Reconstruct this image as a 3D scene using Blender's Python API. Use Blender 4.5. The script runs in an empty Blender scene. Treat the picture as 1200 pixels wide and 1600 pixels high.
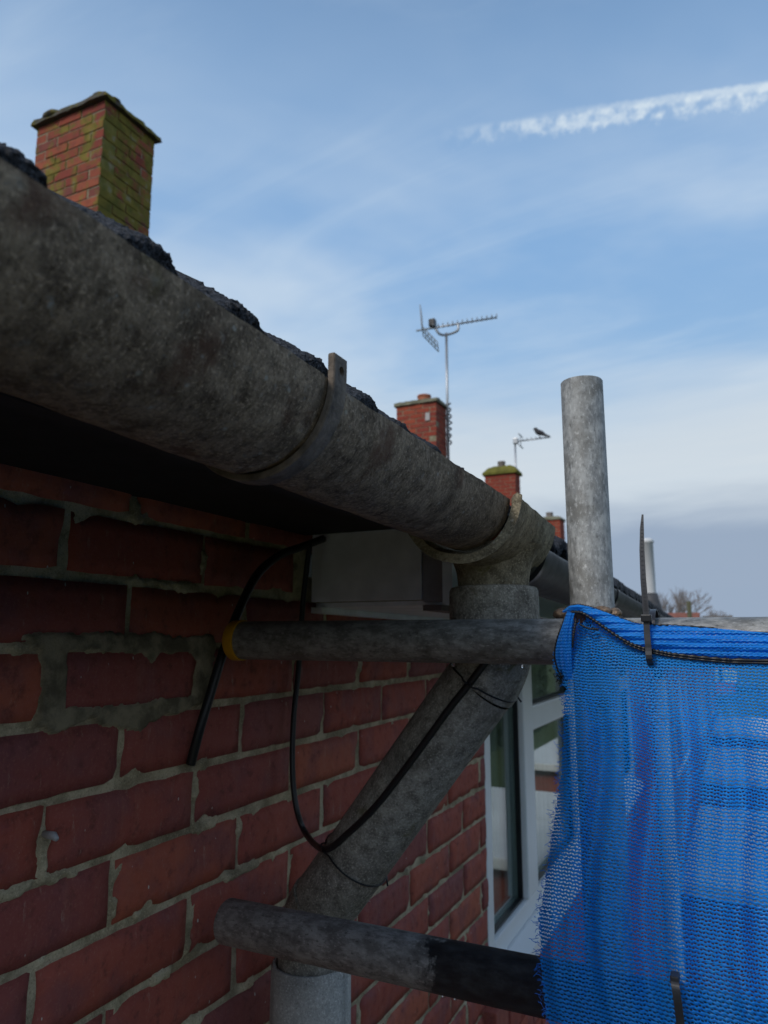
import bpy, bmesh, math, random
import numpy as np
from mathutils import Vector, Matrix
R = math.radians
random.seed(7); rng = np.random.default_rng(7)
scene = bpy.context.scene
col = scene.collection
H = 4.9                     # camera height above the ground; shapes below are written relative to it

# ------------------------------------------------------------------ camera
cam_d = bpy.data.cameras.new('camera'); cam = bpy.data.objects.new('camera', cam_d); col.objects.link(cam)
cam.location = (0, 0, H); cam.rotation_euler = (R(90 + 9.8), 0, R(25.6))
cam_d.sensor_fit = 'VERTICAL'; cam_d.sensor_height = 36; cam_d.lens = 25.63
cam_d.clip_start = 0.02; cam_d.clip_end = 3000
cam_d.dof.use_dof = True; cam_d.dof.focus_distance = 0.63; cam_d.dof.aperture_fstop = 11.0
scene.camera = cam

# ------------------------------------------------------------------ world and sun
SUN_EL, SUN_AZ = 42, 203    # azimuth measured clockwise from +Y: low over the roof behind the camera
world = bpy.data.worlds.new('World'); scene.world = world; world.use_nodes = True
nt = world.node_tree; nt.nodes.clear()
def wn(t, **k):
    n = nt.nodes.new(t)
    for a, b in k.items(): setattr(n, a, b)
    return n
def wmath(op, a, b=None, c=None, clamp=False):
    n = wn('ShaderNodeMath', operation=op, use_clamp=clamp)
    for i, v in enumerate((a, b, c)):
        if v is None: continue
        if isinstance(v, (int, float)): n.inputs[i].default_value = v
        else: nt.links.new(v, n.inputs[i])
    return n.outputs[0]
def wstep(x, lo, hi):
    n = wn('ShaderNodeMapRange', interpolation_type='SMOOTHSTEP')
    nt.links.new(x, n.inputs[0]); n.inputs[1].default_value = lo; n.inputs[2].default_value = hi
    return n.outputs[0]
def wmix(f, a, b):
    n = wn('ShaderNodeMix', data_type='RGBA')
    nt.links.new(f, n.inputs[0])
    for i, v in ((6, a), (7, b)):
        if isinstance(v, tuple): n.inputs[i].default_value = (*v, 1)
        else: nt.links.new(v, n.inputs[i])
    return n.outputs[2]
def wnoise(vec, scale, detail=4, rough=.5, dist=0):
    n = wn('ShaderNodeTexNoise'); nt.links.new(vec, n.inputs['Vector'])
    n.inputs['Scale'].default_value = scale; n.inputs['Detail'].default_value = detail
    n.inputs['Roughness'].default_value = rough; n.inputs['Distortion'].default_value = dist
    return n.outputs[0]
def wdot(vec, v):
    n = wn('ShaderNodeVectorMath', operation='DOT_PRODUCT'); nt.links.new(vec, n.inputs[0]); n.inputs[1].default_value = v
    return n.outputs['Value']
def wmap(vec, rot, scale):
    n = wn('ShaderNodeMapping'); nt.links.new(vec, n.inputs[0]); n.inputs['Rotation'].default_value = rot; n.inputs['Scale'].default_value = scale
    return n.outputs[0]
tc = wn('ShaderNodeTexCoord'); D = tc.outputs['Generated']
sep = wn('ShaderNodeSeparateXYZ'); nt.links.new(D, sep.inputs[0]); ez = sep.outputs[2]
sky = wn('ShaderNodeTexSky', sky_type='NISHITA'); sky.sun_disc = False
sky.sun_elevation = R(SUN_EL); sky.sun_rotation = R(SUN_AZ); sky.air_density = 1.0; sky.dust_density = 0.6; sky.ozone_density = 1.6
K = 10.0                                     # the background strength below is 0.1
def kc(r, g, b): return (r * K, g * K, b * K)
c = wmix(wstep(ez, 1.05, .45), sky.outputs[0], kc(.19, .345, .58))          # thin high veil
c = wmix(wmath('MULTIPLY', wstep(ez, .55, .0), .75), c, kc(.42, .58, .70))
# broad soft cloud veil and drawn-out cirrus
inv = wmath('DIVIDE', 1.0, wmath('ADD', wmath('MAXIMUM', ez, 0.0), .12))
pl = wn('ShaderNodeVectorMath', operation='SCALE'); nt.links.new(D, pl.inputs[0]); nt.links.new(inv, pl.inputs['Scale'])
big = wnoise(wmap(pl.outputs[0], (0, 0, R(35)), (.55, 1.0, .3)), 1.1, 5, .55, .4)
veil = wmath('MULTIPLY', wstep(big, .40, .70), wmath('MULTIPLY', wstep(ez, .78, .34), .78))
c = wmix(veil, c, kc(.58, .65, .71))
cir = wnoise(wmap(pl.outputs[0], (0, 0, R(-28)), (.6, 1.9, .5)), 1.5, 6, .58, 1.1)
c = wmix(wmath('MULTIPLY', wstep(cir, .46, .82), .27), c, kc(.57, .66, .73))
# bright layer low down and the grey-blue bank under it
lown = wnoise(wmap(D, (0, 0, 0), (1.3, 1.3, 5.0)), 2.2, 5, .55, .3)
ezn = wmath('ADD', ez, wmath('MULTIPLY', wmath('SUBTRACT', lown, .5), .10))
band = wmath('MULTIPLY', wstep(ezn, .37, .225), .80)
c = wmix(band, c, kc(.55, .595, .63))
c = wmix(wmath('MULTIPLY', wstep(ezn, .195, .135), .93), c, kc(.245, .315, .425))
# contrail: a thin line of vapour across the sky
a1, a2 = Vector((-.272, .748, .605)).normalized(), Vector((.072, .809, .584)).normalized()
nn = a1.cross(a2).normalized(); tt = nn.cross(a1).normalized()
if nn.z < 0: nn = -nn; tt = -tt
tdir = (a2 - a1 * a2.dot(a1)).normalized()
off = wdot(D, nn); along = wdot(D, tdir)
fine = wnoise(D, 95, 4, .6); tuft = wnoise(wmap(D, (0, 0, 0), (1, 1, .8)), 70, 3, .6)
offn = wmath('ADD', off, wmath('MULTIPLY', wmath('SUBTRACT', fine, .5), .006))
line = wmath('MULTIPLY', wstep(offn, .0095, .0045), wstep(offn, -.005, .003))
puff = wnoise(D, 58, 2, .5)
tufts = wmath('MULTIPLY', wmath('MULTIPLY', wstep(puff, .36, .62), wmath('ADD', .15, wmath('MULTIPLY', fine, 1.2))), wmath('MULTIPLY', wstep(offn, .006, -.002), wstep(wmath('ADD', off, wmath('MULTIPLY', wmath('SUBTRACT', tuft, .5), .03)), -.021, -.010)))
core = wmath('ADD', wmath('MULTIPLY', wmath('MULTIPLY', line, wstep(along, .06, .34)), wmath('ADD', .35, wmath('MULTIPLY', tuft, .8))), wmath('MULTIPLY', tufts, wstep(along, -.035, .14)), clamp=True)
front = wstep(wdot(D, tuple(a1)), .2, .4)
c = wmix(wmath('MULTIPLY', wmath('MULTIPLY', core, front), .85, clamp=True), c, kc(.58, .66, .72))
bg = wn('ShaderNodeBackground'); nt.links.new(c, bg.inputs[0]); bg.inputs[1].default_value = 0.1
wo = wn('ShaderNodeOutputWorld'); nt.links.new(bg.outputs[0], wo.inputs[0])

sun_d = bpy.data.lights.new('sun', 'SUN'); sun = bpy.data.objects.new('sun', sun_d); col.objects.link(sun)
sun_d.energy = 1.6; sun_d.angle = R(22); sun_d.color = (1, .94, .86)
sv = Vector((math.sin(R(SUN_AZ)) * math.cos(R(SUN_EL)), math.cos(R(SUN_AZ)) * math.cos(R(SUN_EL)), math.sin(R(SUN_EL))))
sun.rotation_euler = sv.to_track_quat('Z', 'Y').to_euler(); sun.location = (-6, -6, 12)
vs = scene.view_settings
vs.view_transform = 'Standard'; vs.look = 'None'; vs.exposure = 0.28; vs.gamma = 1; vs.use_curve_mapping = False
scene.render.engine = 'CYCLES'
scene.cycles.transparent_max_bounces = 24

# ------------------------------------------------------------------ camera model (only to read sizes off the photograph)
F = 1139.; PIT = R(9.8); YAW = R(25.6)
def ray(px, py):
    r = (px - 600) / F; U = (800 - py) / F
    h = math.cos(PIT) - U * math.sin(PIT); z = math.sin(PIT) + U * math.cos(PIT)
    return Vector((r * math.cos(YAW) - h * math.sin(YAW), r * math.sin(YAW) + h * math.cos(YAW), z))
def atx(px, py, x): d = ray(px, py); return d * (x / d.x)
def aty(px, py, y): d = ray(px, py); return d * (y / d.y)
def atZ(px, py, Z): return ray(px, py) * Z

# ------------------------------------------------------------------ numpy noise
_perm = rng.permutation(4096)
def vnoise(x, y, z=0.):
    x, y, z = np.broadcast_arrays(np.asarray(x, float), np.asarray(y, float), np.asarray(z, float))
    xi, yi, zi = np.floor(x).astype(int), np.floor(y).astype(int), np.floor(z).astype(int)
    xf, yf, zf = x - xi, y - yi, z - zi
    xf, yf, zf = [t * t * (3 - 2 * t) for t in (xf, yf, zf)]
    def hsh(a, b, c): return _perm[(_perm[(_perm[a & 4095] + b) & 4095] + c) & 4095] / 4095.
    o = 0
    for i in (0, 1):
        for j in (0, 1):
            for k in (0, 1):
                o = o + hsh(xi + i, yi + j, zi + k) * (xf if i else 1 - xf) * (yf if j else 1 - yf) * (zf if k else 1 - zf)
    return o
def fbm(x, y, z=0., o=4):
    s, a, t = 0, 1., 0
    for i in range(o):
        s = s + a * vnoise(np.asarray(x) * 2 ** i + 17 * i, np.asarray(y) * 2 ** i + 5 * i, np.asarray(z) * 2 ** i); t += a; a *= .5
    return s / t
def sst(x, a, b):
    t = np.clip((x - a) / (b - a), 0, 1); return t * t * (3 - 2 * t)

# ------------------------------------------------------------------ object helpers
WL = {}
def link(o, parent, w):
    col.objects.link(o); WL[o.name] = Vector(w)
    if parent: o.parent = parent; o.location = Vector(w) - WL[parent.name]
    else: o.location = w
    return o
def empty(name, loc, label, cat, group=None):
    o = bpy.data.objects.new(name, None); o.empty_display_size = .1
    link(o, None, Vector(loc) + Vector((0, 0, H))); tag(o, label, cat, group); return o
def tag(o, label, cat, group=None):
    o['label'] = label; o['category'] = cat
    if group: o['group'] = group
    return o
def mesh(name, verts, faces, mat, parent=None, smooth=False, uv=None, attr=None, kind=None):
    v = np.asarray(verts, float).reshape(-1, 3)
    cen = (v.min(0) + v.max(0)) / 2
    me = bpy.data.meshes.new(name); me.from_pydata((v - cen).tolist(), [], faces); 
    if mat: me.materials.append(mat)
    if smooth: me.shade_smooth()
    if uv is not None:
        l = me.uv_layers.new(name='uv'); idx = np.empty(len(me.loops), int); me.loops.foreach_get('vertex_index', idx)
        l.data.foreach_set('uv', np.asarray(uv, float)[idx].ravel())
    if attr is not None:
        a = me.attributes.new('mask', 'FLOAT', 'POINT'); a.data.foreach_set('value', np.asarray(attr, float).ravel())
    me.update()
    o = bpy.data.objects.new(name, me); link(o, parent, Vector(cen) + Vector((0, 0, H)))
    if kind: o['kind'] = kind
    return o
class MB:
    def __init__(s): s.v = []; s.f = []
    def add(s, v, f):
        n = len(s.v); s.v += [tuple(p) for p in v]; s.f += [tuple(i + n for i in q) for q in f]; return s
    def box(s, a, b, bev=0):
        x0, y0, z0 = a; x1, y1, z1 = b
        if bev <= 0:
            v = [(x, y, z) for x in (x0, x1) for y in (y0, y1) for z in (z0, z1)]
            return s.add(v, [(0, 1, 3, 2), (4, 6, 7, 5), (0, 4, 5, 1), (2, 3, 7, 6), (0, 2, 6, 4), (1, 5, 7, 3)])
        bm = bmesh.new(); bmesh.ops.create_cube(bm, size=1)
        for w in bm.verts: w.co = Vector(((x0 + x1) / 2 + w.co.x * (x1 - x0), (y0 + y1) / 2 + w.co.y * (y1 - y0), (z0 + z1) / 2 + w.co.z * (z1 - z0)))
        bmesh.ops.bevel(bm, geom=bm.edges[:], offset=bev, segments=2, affect='EDGES', profile=.6)
        bm.verts.index_update()
        s.add([w.co[:] for w in bm.verts], [tuple(w.index for w in f.verts) for f in bm.faces]); bm.free(); return s
    def quad(s, *p): return s.add(p, [tuple(range(len(p)))])
    def tube(s, pts, rad, n=16, caps=True, inner=None, wob=0):
        pts = [Vector(p) for p in pts]; m = len(pts)
        rad = rad if hasattr(rad, '__len__') else [rad] * m
        t0 = (pts[1] - pts[0]).normalized(); up = Vector((0, 0, 1)) if abs(t0.z) < .9 else Vector((1, 0, 0))
        nx = t0.cross(up).normalized(); vs = []
        for i, p in enumerate(pts):
            t = ((pts[min(i + 1, m - 1)] - pts[max(i - 1, 0)])).normalized()
            nx = (nx - t * nx.dot(t)).normalized(); ny = t.cross(nx)
            for k in range(n):
                a = 2 * math.pi * k / n; r = rad[i] * (1 + (random.uniform(-wob, wob) if wob else 0))
                vs.append(p + nx * math.cos(a) * r + ny * math.sin(a) * r)
        fs = [(i * n + k, i * n + (k + 1) % n, (i + 1) * n + (k + 1) % n, (i + 1) * n + k) for i in range(m - 1) for k in range(n)]
        if caps: fs += [tuple(range(n - 1, -1, -1)), tuple((m - 1) * n + k for k in range(n))]
        return s.add(vs, fs)
    def lathe(s, prof, c, n=40):
        c = Vector(c); vs = []; m = len(prof)
        for r, z in prof:
            for k in range(n):
                a = 2 * math.pi * k / n; vs.append(c + Vector((r * math.cos(a), r * math.sin(a), z)))
        return s.add(vs, [(i * n + k, i * n + (k + 1) % n, (i + 1) * n + (k + 1) % n, (i + 1) * n + k) for i in range(m - 1) for k in range(n)])
    def build(s, name, mat, parent=None, smooth=False, kind=None): return mesh(name, s.v, s.f, mat, parent, smooth, kind=kind)
def autosmooth(o, ang=40):
    me = o.data; me.shade_smooth()
    try: me.set_sharp_from_angle(angle=R(ang))
    except Exception: pass
    return o
def spline(pts, n=10):
    P = [Vector(p) for p in pts]; out = []
    for i in range(len(P) - 1):
        a, b, c2, d = P[max(i - 1, 0)], P[i], P[i + 1], P[min(i + 2, len(P) - 1)]
        for k in range(n):
            t = k / n
            out.append(.5 * ((2 * b) + (c2 - a) * t + (2 * a - 5 * b + 4 * c2 - d) * t * t + (3 * b - a - 3 * c2 + d) * t ** 3))
    return out + [P[-1]]

# ------------------------------------------------------------------ material helpers
class NT:
    def __init__(s, name):
        s.m = bpy.data.materials.new(name); s.m.use_nodes = True; s.t = s.m.node_tree
        s.b = s.t.nodes['Principled BSDF']; s.out = s.t.nodes['Material Output']
    def n(s, t, **k):
        x = s.t.nodes.new(t)
        for a, b in k.items(): setattr(x, a, b)
        return x
    def put(s, sock, v):
        if isinstance(v, (int, float)): sock.default_value = v
        elif isinstance(v, tuple): sock.default_value = (*v, 1) if len(v) == 3 and len(sock.default_value) == 4 else v
        else: s.t.links.new(v, sock)
    def math(s, op, a, b=None, clamp=False):
        x = s.n('ShaderNodeMath', operation=op, use_clamp=clamp); s.put(x.inputs[0], a)
        if b is not None: s.put(x.inputs[1], b)
        return x.outputs[0]
    def coord(s, kind='Object', scale=(1, 1, 1), rnd=False, rot=(0, 0, 0)):
        if kind == 'Position': v = s.n('ShaderNodeNewGeometry').outputs['Position']
        else: v = s.n('ShaderNodeTexCoord').outputs[kind]
        if rnd:
            oi = s.n('ShaderNodeObjectInfo'); a = s.n('ShaderNodeVectorMath', operation='ADD')
            s.t.links.new(v, a.inputs[0]); s.t.links.new(s.math('MULTIPLY', oi.outputs['Random'], 37.), a.inputs[1]); v = a.outputs[0]
        m = s.n('ShaderNodeMapping'); s.t.links.new(v, m.inputs[0]); m.inputs['Scale'].default_value = scale; m.inputs['Rotation'].default_value = rot
        return m.outputs[0]
    def noise(s, vec, scale, detail=5, rough=.55, dist=0.):
        x = s.n('ShaderNodeTexNoise'); s.t.links.new(vec, x.inputs['Vector'])
        for k, v in (('Scale', scale), ('Detail', detail), ('Roughness', rough), ('Distortion', dist)): x.inputs[k].default_value = v
        return x.outputs[0]
    def step(s, x, lo, hi, a=0., b=1.):
        m = s.n('ShaderNodeMapRange', interpolation_type='SMOOTHSTEP'); s.put(m.inputs[0], x)
        m.inputs[1].default_value = lo; m.inputs[2].default_value = hi; m.inputs[3].default_value = a; m.inputs[4].default_value = b
        return m.outputs[0]
    def ramp(s, x, stops):
        r = s.n('ShaderNodeValToRGB'); s.put(r.inputs[0], x); e = r.color_ramp.elements
        while len(e) < len(stops): e.new(.5)
        for q, (p, c_) in zip(e, stops): q.position = p; q.color = (*c_, 1)
        return r.outputs[0]
    def mix(s, f, a, b, mode='MIX'):
        x = s.n('ShaderNodeMix', data_type='RGBA', blend_type=mode); s.put(x.inputs[0], f); s.put(x.inputs[6], a); s.put(x.inputs[7], b)
        return x.outputs[2]
    def bump(s, h, strength=.4, dist=.002):
        x = s.n('ShaderNodeBump'); x.inputs['Strength'].default_value = strength; x.inputs['Distance'].default_value = dist
        s.t.links.new(h, x.inputs['Height']); s.t.links.new(x.outputs[0], s.b.inputs['Normal'])
    def fin(s, colr, rough=.8, metal=0., spec=.4):
        s.put(s.b.inputs['Base Color'], colr); s.put(s.b.inputs['Roughness'], rough); s.put(s.b.inputs['Metallic'], metal)
        s.b.inputs['Specular IOR Level'].default_value = spec
        return s.m
def plain(name, c_, rough=.6, var=.25, scale=30, metal=0., bump=.0, bscale=80, spec=.4):
    q = NT(name); v = q.coord('Object'); n1 = q.noise(v, scale, 5, .6)
    k = q.ramp(n1, [(.25, tuple(x * (1 - var) for x in c_)), (.75, tuple(min(1, x * (1 + var)) for x in c_))])
    if bump: q.bump(q.noise(v, bscale, 4, .6), bump, .002)
    return q.fin(k, rough, metal, spec)

def m_brick():
    q = NT('red_brick'); oi = q.n('ShaderNodeObjectInfo')
    v = q.coord('Object', rnd=True)
    base = q.ramp(oi.outputs['Random'], [(0, (.33, .070, .050)), (.2, (.43, .098, .062)), (.4, (.28, .070, .062)), (.6, (.39, .090, .063)), (.8, (.46, .118, .066)), (1, (.24, .072, .076))])
    m1 = q.noise(v, 14, 4, .6); base = q.mix(q.step(m1, .42, .70, 0, .7), base, (.21, .072, .080))
    st = q.noise(q.coord('Object', (60, 60, 5), True), 1, 5, .6)
    base = q.mix(q.step(st, .50, .8, 0, .38), base, (.40, .15, .11))
    dk = q.noise(v, 60, 5, .65); base = q.mix(q.step(dk, .52, .72, 0, .6), base, (.12, .042, .038))
    # lime bloom, fine pits and pale splashes
    wv = q.noise(q.coord('Object', (30, 30, 9), True), 3, 6, .75)
    base = q.mix(q.step(wv, .60, .74, 0, .55), base, (.50, .36, .29))
    vo = q.n('ShaderNodeTexVoronoi'); q.t.links.new(q.coord('Object', (1, 62, 26), True), vo.inputs['Vector']); vo.inputs['Scale'].default_value = 1.1
    base = q.mix(q.step(q.math('ADD', vo.outputs['Distance'], q.math('MULTIPLY', q.noise(v, 24, 3, .6), .16)), .14, .11), base, (.62, .60, .56))
    g = q.noise(v, 320, 3, .7)
    base = q.mix(q.step(g, .5, .8, 0, .35), base, (.52, .23, .17))
    h = q.math('ADD', q.math('MULTIPLY', q.noise(v, 45, 5, .6), 1.0), q.math('MULTIPLY', g, .35)); q.bump(h, .55, .0016)
    return q.fin(base, q.step(dk, .3, .7, .62, .85), 0, .35)
def m_mortar(name, c1, c2, pc=None):
    q = NT(name); v = q.coord('Position')
    n1 = q.noise(v, 24, 6, .65); k = q.mix(q.step(n1, .34, .66), c1, c2)
    k = q.mix(q.step(q.noise(v, 7, 4, .6), .50, .66, 0, .6), k, tuple(x * .5 for x in c1))
    g = q.noise(v, 420, 3, .7); k = q.mix(q.step(g, .52, .75, 0, .5), k, tuple(min(1, x * 1.5) for x in c2))
    k = q.mix(q.step(g, .45, .28, 0, .6), k, tuple(x * .4 for x in c1))
    if pc:
        a = q.n('ShaderNodeAttribute', attribute_name='mask'); k = q.mix(a.outputs['Fac'], k, q.mix(q.step(n1, .38, .62), tuple(x * .6 for x in pc), tuple(x * 1.4 for x in pc)))
    q.bump(q.math('ADD', g, q.noise(v, 120, 4, .6)), .7, .0018)
    return q.fin(k, .95, 0, .15)
def m_cement(name, dark, light, moss=.3, lichen=.5, rust=.0):
    q = NT(name); v = q.coord('Position')
    n0 = q.noise(v, 9, 4, .55); n1 = q.noise(v, 70, 6, .70, .3); n2 = q.noise(v, 400, 4, .75)
    k = q.mix(q.step(n1, .30, .68), dark, light)
    k = q.mix(q.step(n0, .45, .72, 0, .5), k, tuple(x * .45 for x in dark))
    k = q.mix(q.step(n2, .53, .68, 0, .62), k, tuple(min(1, x * 1.9) for x in light))
    k = q.mix(q.step(n2, .46, .31, 0, .75), k, tuple(x * .35 for x in dark))
    fb = q.noise(q.coord('Position', (70, 520, 70)), 1, 4, .65); k = q.mix(q.step(fb, .54, .76, 0, .28), k, tuple(min(1, x * 1.7) for x in light))
    k = q.mix(q.step(fb, .44, .28, 0, .32), k, tuple(x * .45 for x in dark))
    dr = q.noise(q.coord('Position', (5, 34, 5)), 1, 4, .6, .3); k = q.mix(q.step(dr, .50, .72, 0, .45), k, tuple(x * .5 for x in dark))
    sp_ = q.n('ShaderNodeTexVoronoi'); q.t.links.new(v, sp_.inputs['Vector']); sp_.inputs['Scale'].default_value = 62
    k = q.mix(q.step(q.math('ADD', sp_.outputs['Distance'], q.math('MULTIPLY', n2, .35)), .30, .22, 0, .6), k, (.46, .44, .38))
    lf = q.noise(v, 75, 5, .7, .5); k = q.mix(q.step(lf, .60, .72, 0, lichen), k, (.34, .33, .29))
    mo = q.noise(v, 21, 5, .6, .6); k = q.mix(q.step(mo, .62, .74, 0, moss), k, (.13, .115, .022))
    if rust: k = q.mix(q.step(q.noise(v, 17, 5, .6), .58, .72, 0, rust), k, (.11, .05, .03))
    h = q.math('ADD', q.math('MULTIPLY', n1, .8), q.math('MULTIPLY', n2, .6)); q.bump(h, .75, .0022)
    return q.fin(k, .9, 0, .25)
def m_galv(name, base=(.42, .43, .44), stain=(.12, .115, .10), amt=.6, rough=.5, paint=None, metal=.55):
    q = NT(name); v = q.coord('Object')
    n1 = q.noise(q.coord('Object', (1, 1, .55)), 85, 6, .68); n2 = q.noise(v, 22, 5, .6, .4); n3 = q.noise(q.coord('Object', (1, 1, .5)), 300, 4, .72)
    k = q.mix(q.step(n1, .36, .66), tuple(x * .55 for x in base), tuple(min(1, x * 1.15) for x in base))
    k = q.mix(q.step(n2, .46, .72, 0, amt), k, stain)
    k = q.mix(q.step(n3, .54, .68, 0, .7), k, tuple(min(1, x * 1.45) for x in base))
    k = q.mix(q.step(n3, .45, .30, 0, .7), k, tuple(x * .5 for x in stain))
    mt = q.step(n2, .4, .75, metal, metal * .25)
    if paint:
        sp = q.n('ShaderNodeSeparateXYZ'); q.t.links.new(v, sp.inputs[0])
        e = q.math('ADD', sp.outputs[2], q.math('MULTIPLY', q.math('SUBTRACT', q.noise(v, 60, 4, .6), .5), .075))
        f = q.step(e, paint[0], paint[0] + .010); k = q.mix(f, k, q.mix(q.step(n1, .35, .75), (.018, .018, .020), (.055, .055, .056)))
        mt = q.math('MULTIPLY', mt, q.math('SUBTRACT', 1.0, f))
    q.bump(q.math('ADD', n1, q.math('MULTIPLY', n3, .5)), .35, .0012)
    return q.fin(k, q.step(n1, .3, .7, rough - .1, rough + .18), mt, .45)
def m_tile():
    q = NT('black_roof_tile'); v = q.coord('Position'); n1 = q.noise(v, 380, 3, .75); n2 = q.noise(v, 30, 4, .6)
    k = q.mix(q.step(n1, .40, .70), (.010, .011, .014), (.075, .080, .092)); k = q.mix(q.step(n2, .58, .75, 0, .35), k, (.10, .105, .10))
    q.bump(n1, 1., .003); return q.fin(k, .8, 0, .35)
def m_mossbrick(name, mossamt, colr=((.30, .065, .038), (.22, .05, .036), (.36, .10, .05), (.17, .055, .05))):
    q = NT(name); oi = q.n('ShaderNodeObjectInfo'); v = q.coord('Position')
    k = q.ramp(oi.outputs['Random'], [(0, colr[0]), (.35, colr[1]), (.65, colr[2]), (1, colr[3])])
    k = q.mix(q.step(q.noise(v, 18, 5, .6), .42, .75, 0, .6), k, (.12, .045, .04))
    if mossamt:
        g = q.n('ShaderNodeNewGeometry'); s_ = q.n('ShaderNodeSeparateXYZ'); q.t.links.new(g.outputs['Normal'], s_.inputs[0])
        face = q.math('MULTIPLY', q.math('MAXIMUM', s_.outputs[0], 0.), .10)
        mo = q.math('ADD', q.noise(v, 5.5, 6, .68, .5), face)
        k = q.mix(q.step(mo, .48, .60, 0, mossamt), k, q.ramp(q.noise(v, 11, 4, .6), [(.35, (.10, .105, .018)), (.6, (.21, .17, .028)), (.8, (.25, .26, .20))]))
    q.bump(q.noise(v, 60, 5, .6), .6, .004); return q.fin(k, .9, 0, .2)

BRICK = m_brick()
MORTAR = m_mortar('wall_mortar', (.31, .255, .165), (.60, .50, .345), (.235, .195, .135))
CEM = m_cement('weathered_cement', (.105, .074, .049), (.36, .270, .185), .22, .45, .75)
CEM2 = m_cement('outlet_cement', (.15, .122, .08), (.42, .36, .25), .8, .6)
CEM3 = m_cement('pipe_cement', (.18, .162, .135), (.46, .425, .36), .65, .65)
CEM4 = m_cement('pale_socket_cement', (.42, .41, .39), (.55, .535, .505), .0, .1)
GALV = m_galv('galvanised_steel', (.355, .36, .35), (.13, .125, .11), .8, .62, metal=.22)
GALVD = m_galv('dirty_steel', (.33, .325, .305), (.10, .095, .08), .75, .5, metal=.3)
GALVP = m_galv('steel_with_black_paint', (.36, .345, .33), (.09, .085, .08), .75, .55, paint=(.262,), metal=.2)
TILE = m_tile()
STEEL = plain('bracket_steel', (.17, .135, .105), .75, .6, 90, .08, .6, 200)
WHITE = plain('white_upvc', (.86, .87, .88), .35, .04, 8)
WHITED = plain('dusty_white_board', (.82, .79, .82), .6, .16, 22, bump=.1)
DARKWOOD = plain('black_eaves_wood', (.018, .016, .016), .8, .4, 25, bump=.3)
BROWNWOOD = plain('soffit_edge_wood', (.20, .15, .14), .8, .3, 25, bump=.3)
BLACKP = plain('black_plastic', (.012, .012, .014), .38, .3, 40, spec=.5)
BLACKC = plain('black_cable', (.010, .010, .012), .42, .2, 60, spec=.5)
TIEP = plain('zip_tie_nylon', (.03, .03, .036), .4, .35, 90, spec=.5)
YELLOW = plain('yellow_plastic', (.62, .30, .008), .5, .2, 60)
RUST = plain('rusty_steel', (.13, .062, .036), .75, .6, 130, .3, .9, 200)
RUSTL = plain('bright_worn_steel', (.24, .165, .11), .5, .75, 220, .5, 1., 260)
DGUT = plain('dark_plastic_gutter', (.06, .058, .055), .55, .75, 30, bump=.3, bscale=90)
CONC = plain('cap_concrete', (.20, .19, .13), .9, .45, 9, bump=.6, bscale=30)
POTM = plain('terracotta', (.36, .12, .06), .8, .25, 9, bump=.3)
GREYPOT = plain('grey_pot', (.20, .17, .15), .8, .25, 9, bump=.3)
ALU = plain('aerial_aluminium', (.45, .46, .47), .4, .15, 30, .6)
LAWN = plain('lawn_green', (.060, .085, .028), .95, .5, 1.4, bump=.6, bscale=30)
PAVE = plain('path_concrete', (.16, .155, .145), .9, .25, 3, bump=.3)
FELT = plain('pale_roof_felt', (.80, .80, .79), .8, .12, 2.2, bump=.3)
RENDER = plain('cream_render', (.60, .58, .53), .9, .1, 4, bump=.2)
ROOFR = plain('red_brown_roof', (.22, .085, .060), .9, .35, 3, bump=.4, bscale=20)
ROOFB = plain('grey_brown_roof', (.13, .115, .10), .9, .35, 3, bump=.4, bscale=20)
BOARD = plain('weathered_board', (.20, .16, .115), .9, .35, 9, bump=.5)
HEDGE = plain('evergreen_foliage', (.030, .050, .022), .9, .6, 3)
BARK = plain('bare_bark', (.24, .20, .18), .9, .35, 6)
POLE = plain('mossy_pole_wood', (.085, .082, .045), .9, .4, 6)
CURT = plain('grey_curtain', (.50, .49, .47), .9, .15, 6)
DARKROOM = plain('dark_room', (.10, .10, .10), .9, .2, 2)
FLUE = plain('white_flue_enamel', (.72, .73, .73), .4, .08, 6)
LEAD = plain('grey_lead', (.07, .07, .075), .6, .3, 12)
BIRD = plain('dark_feathers', (.045, .042, .045), .8, .5, 40)
GROUT = m_mortar('chimney_mortar', (.20, .17, .11), (.34, .30, .20))
GROUTM = m_mossbrick('mossy_mortar', .9, ((.30, .26, .17), (.28, .24, .16), (.30, .26, .17), (.26, .23, .15)))
CHB1 = m_mossbrick('mossy_chimney_brick', .92)
CHB2 = m_mossbrick('chimney_brick', .0, ((.34, .068, .036), (.26, .05, .034), (.38, .085, .045), (.22, .05, .04)))
FARBRICK = plain('far_wall_brick', (.27, .085, .062), .9, .25, 5)
def m_glass():
    q = NT('window_glass'); lw = q.n('ShaderNodeLayerWeight'); lw.inputs[0].default_value = .5; fr_ = q.math('ADD', q.math('MULTIPLY', q.math('POWER', lw.outputs['Facing'], 4.5), .9), .05)
    gl = q.n('ShaderNodeBsdfGlossy'); gl.inputs['Roughness'].default_value = .015; gl.inputs['Color'].default_value = (.9, .93, .92, 1)
    tr = q.n('ShaderNodeBsdfTransparent'); tr.inputs[0].default_value = (.78, .84, .82, 1)
    mx = q.n('ShaderNodeMixShader'); q.t.links.new(fr_, mx.inputs[0]); q.t.links.new(tr.outputs[0], mx.inputs[1]); q.t.links.new(gl.outputs[0], mx.inputs[2])
    q.t.links.new(mx.outputs[0], q.out.inputs[0]); q.t.nodes.remove(q.b); return q.m
GLASS = m_glass()
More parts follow.
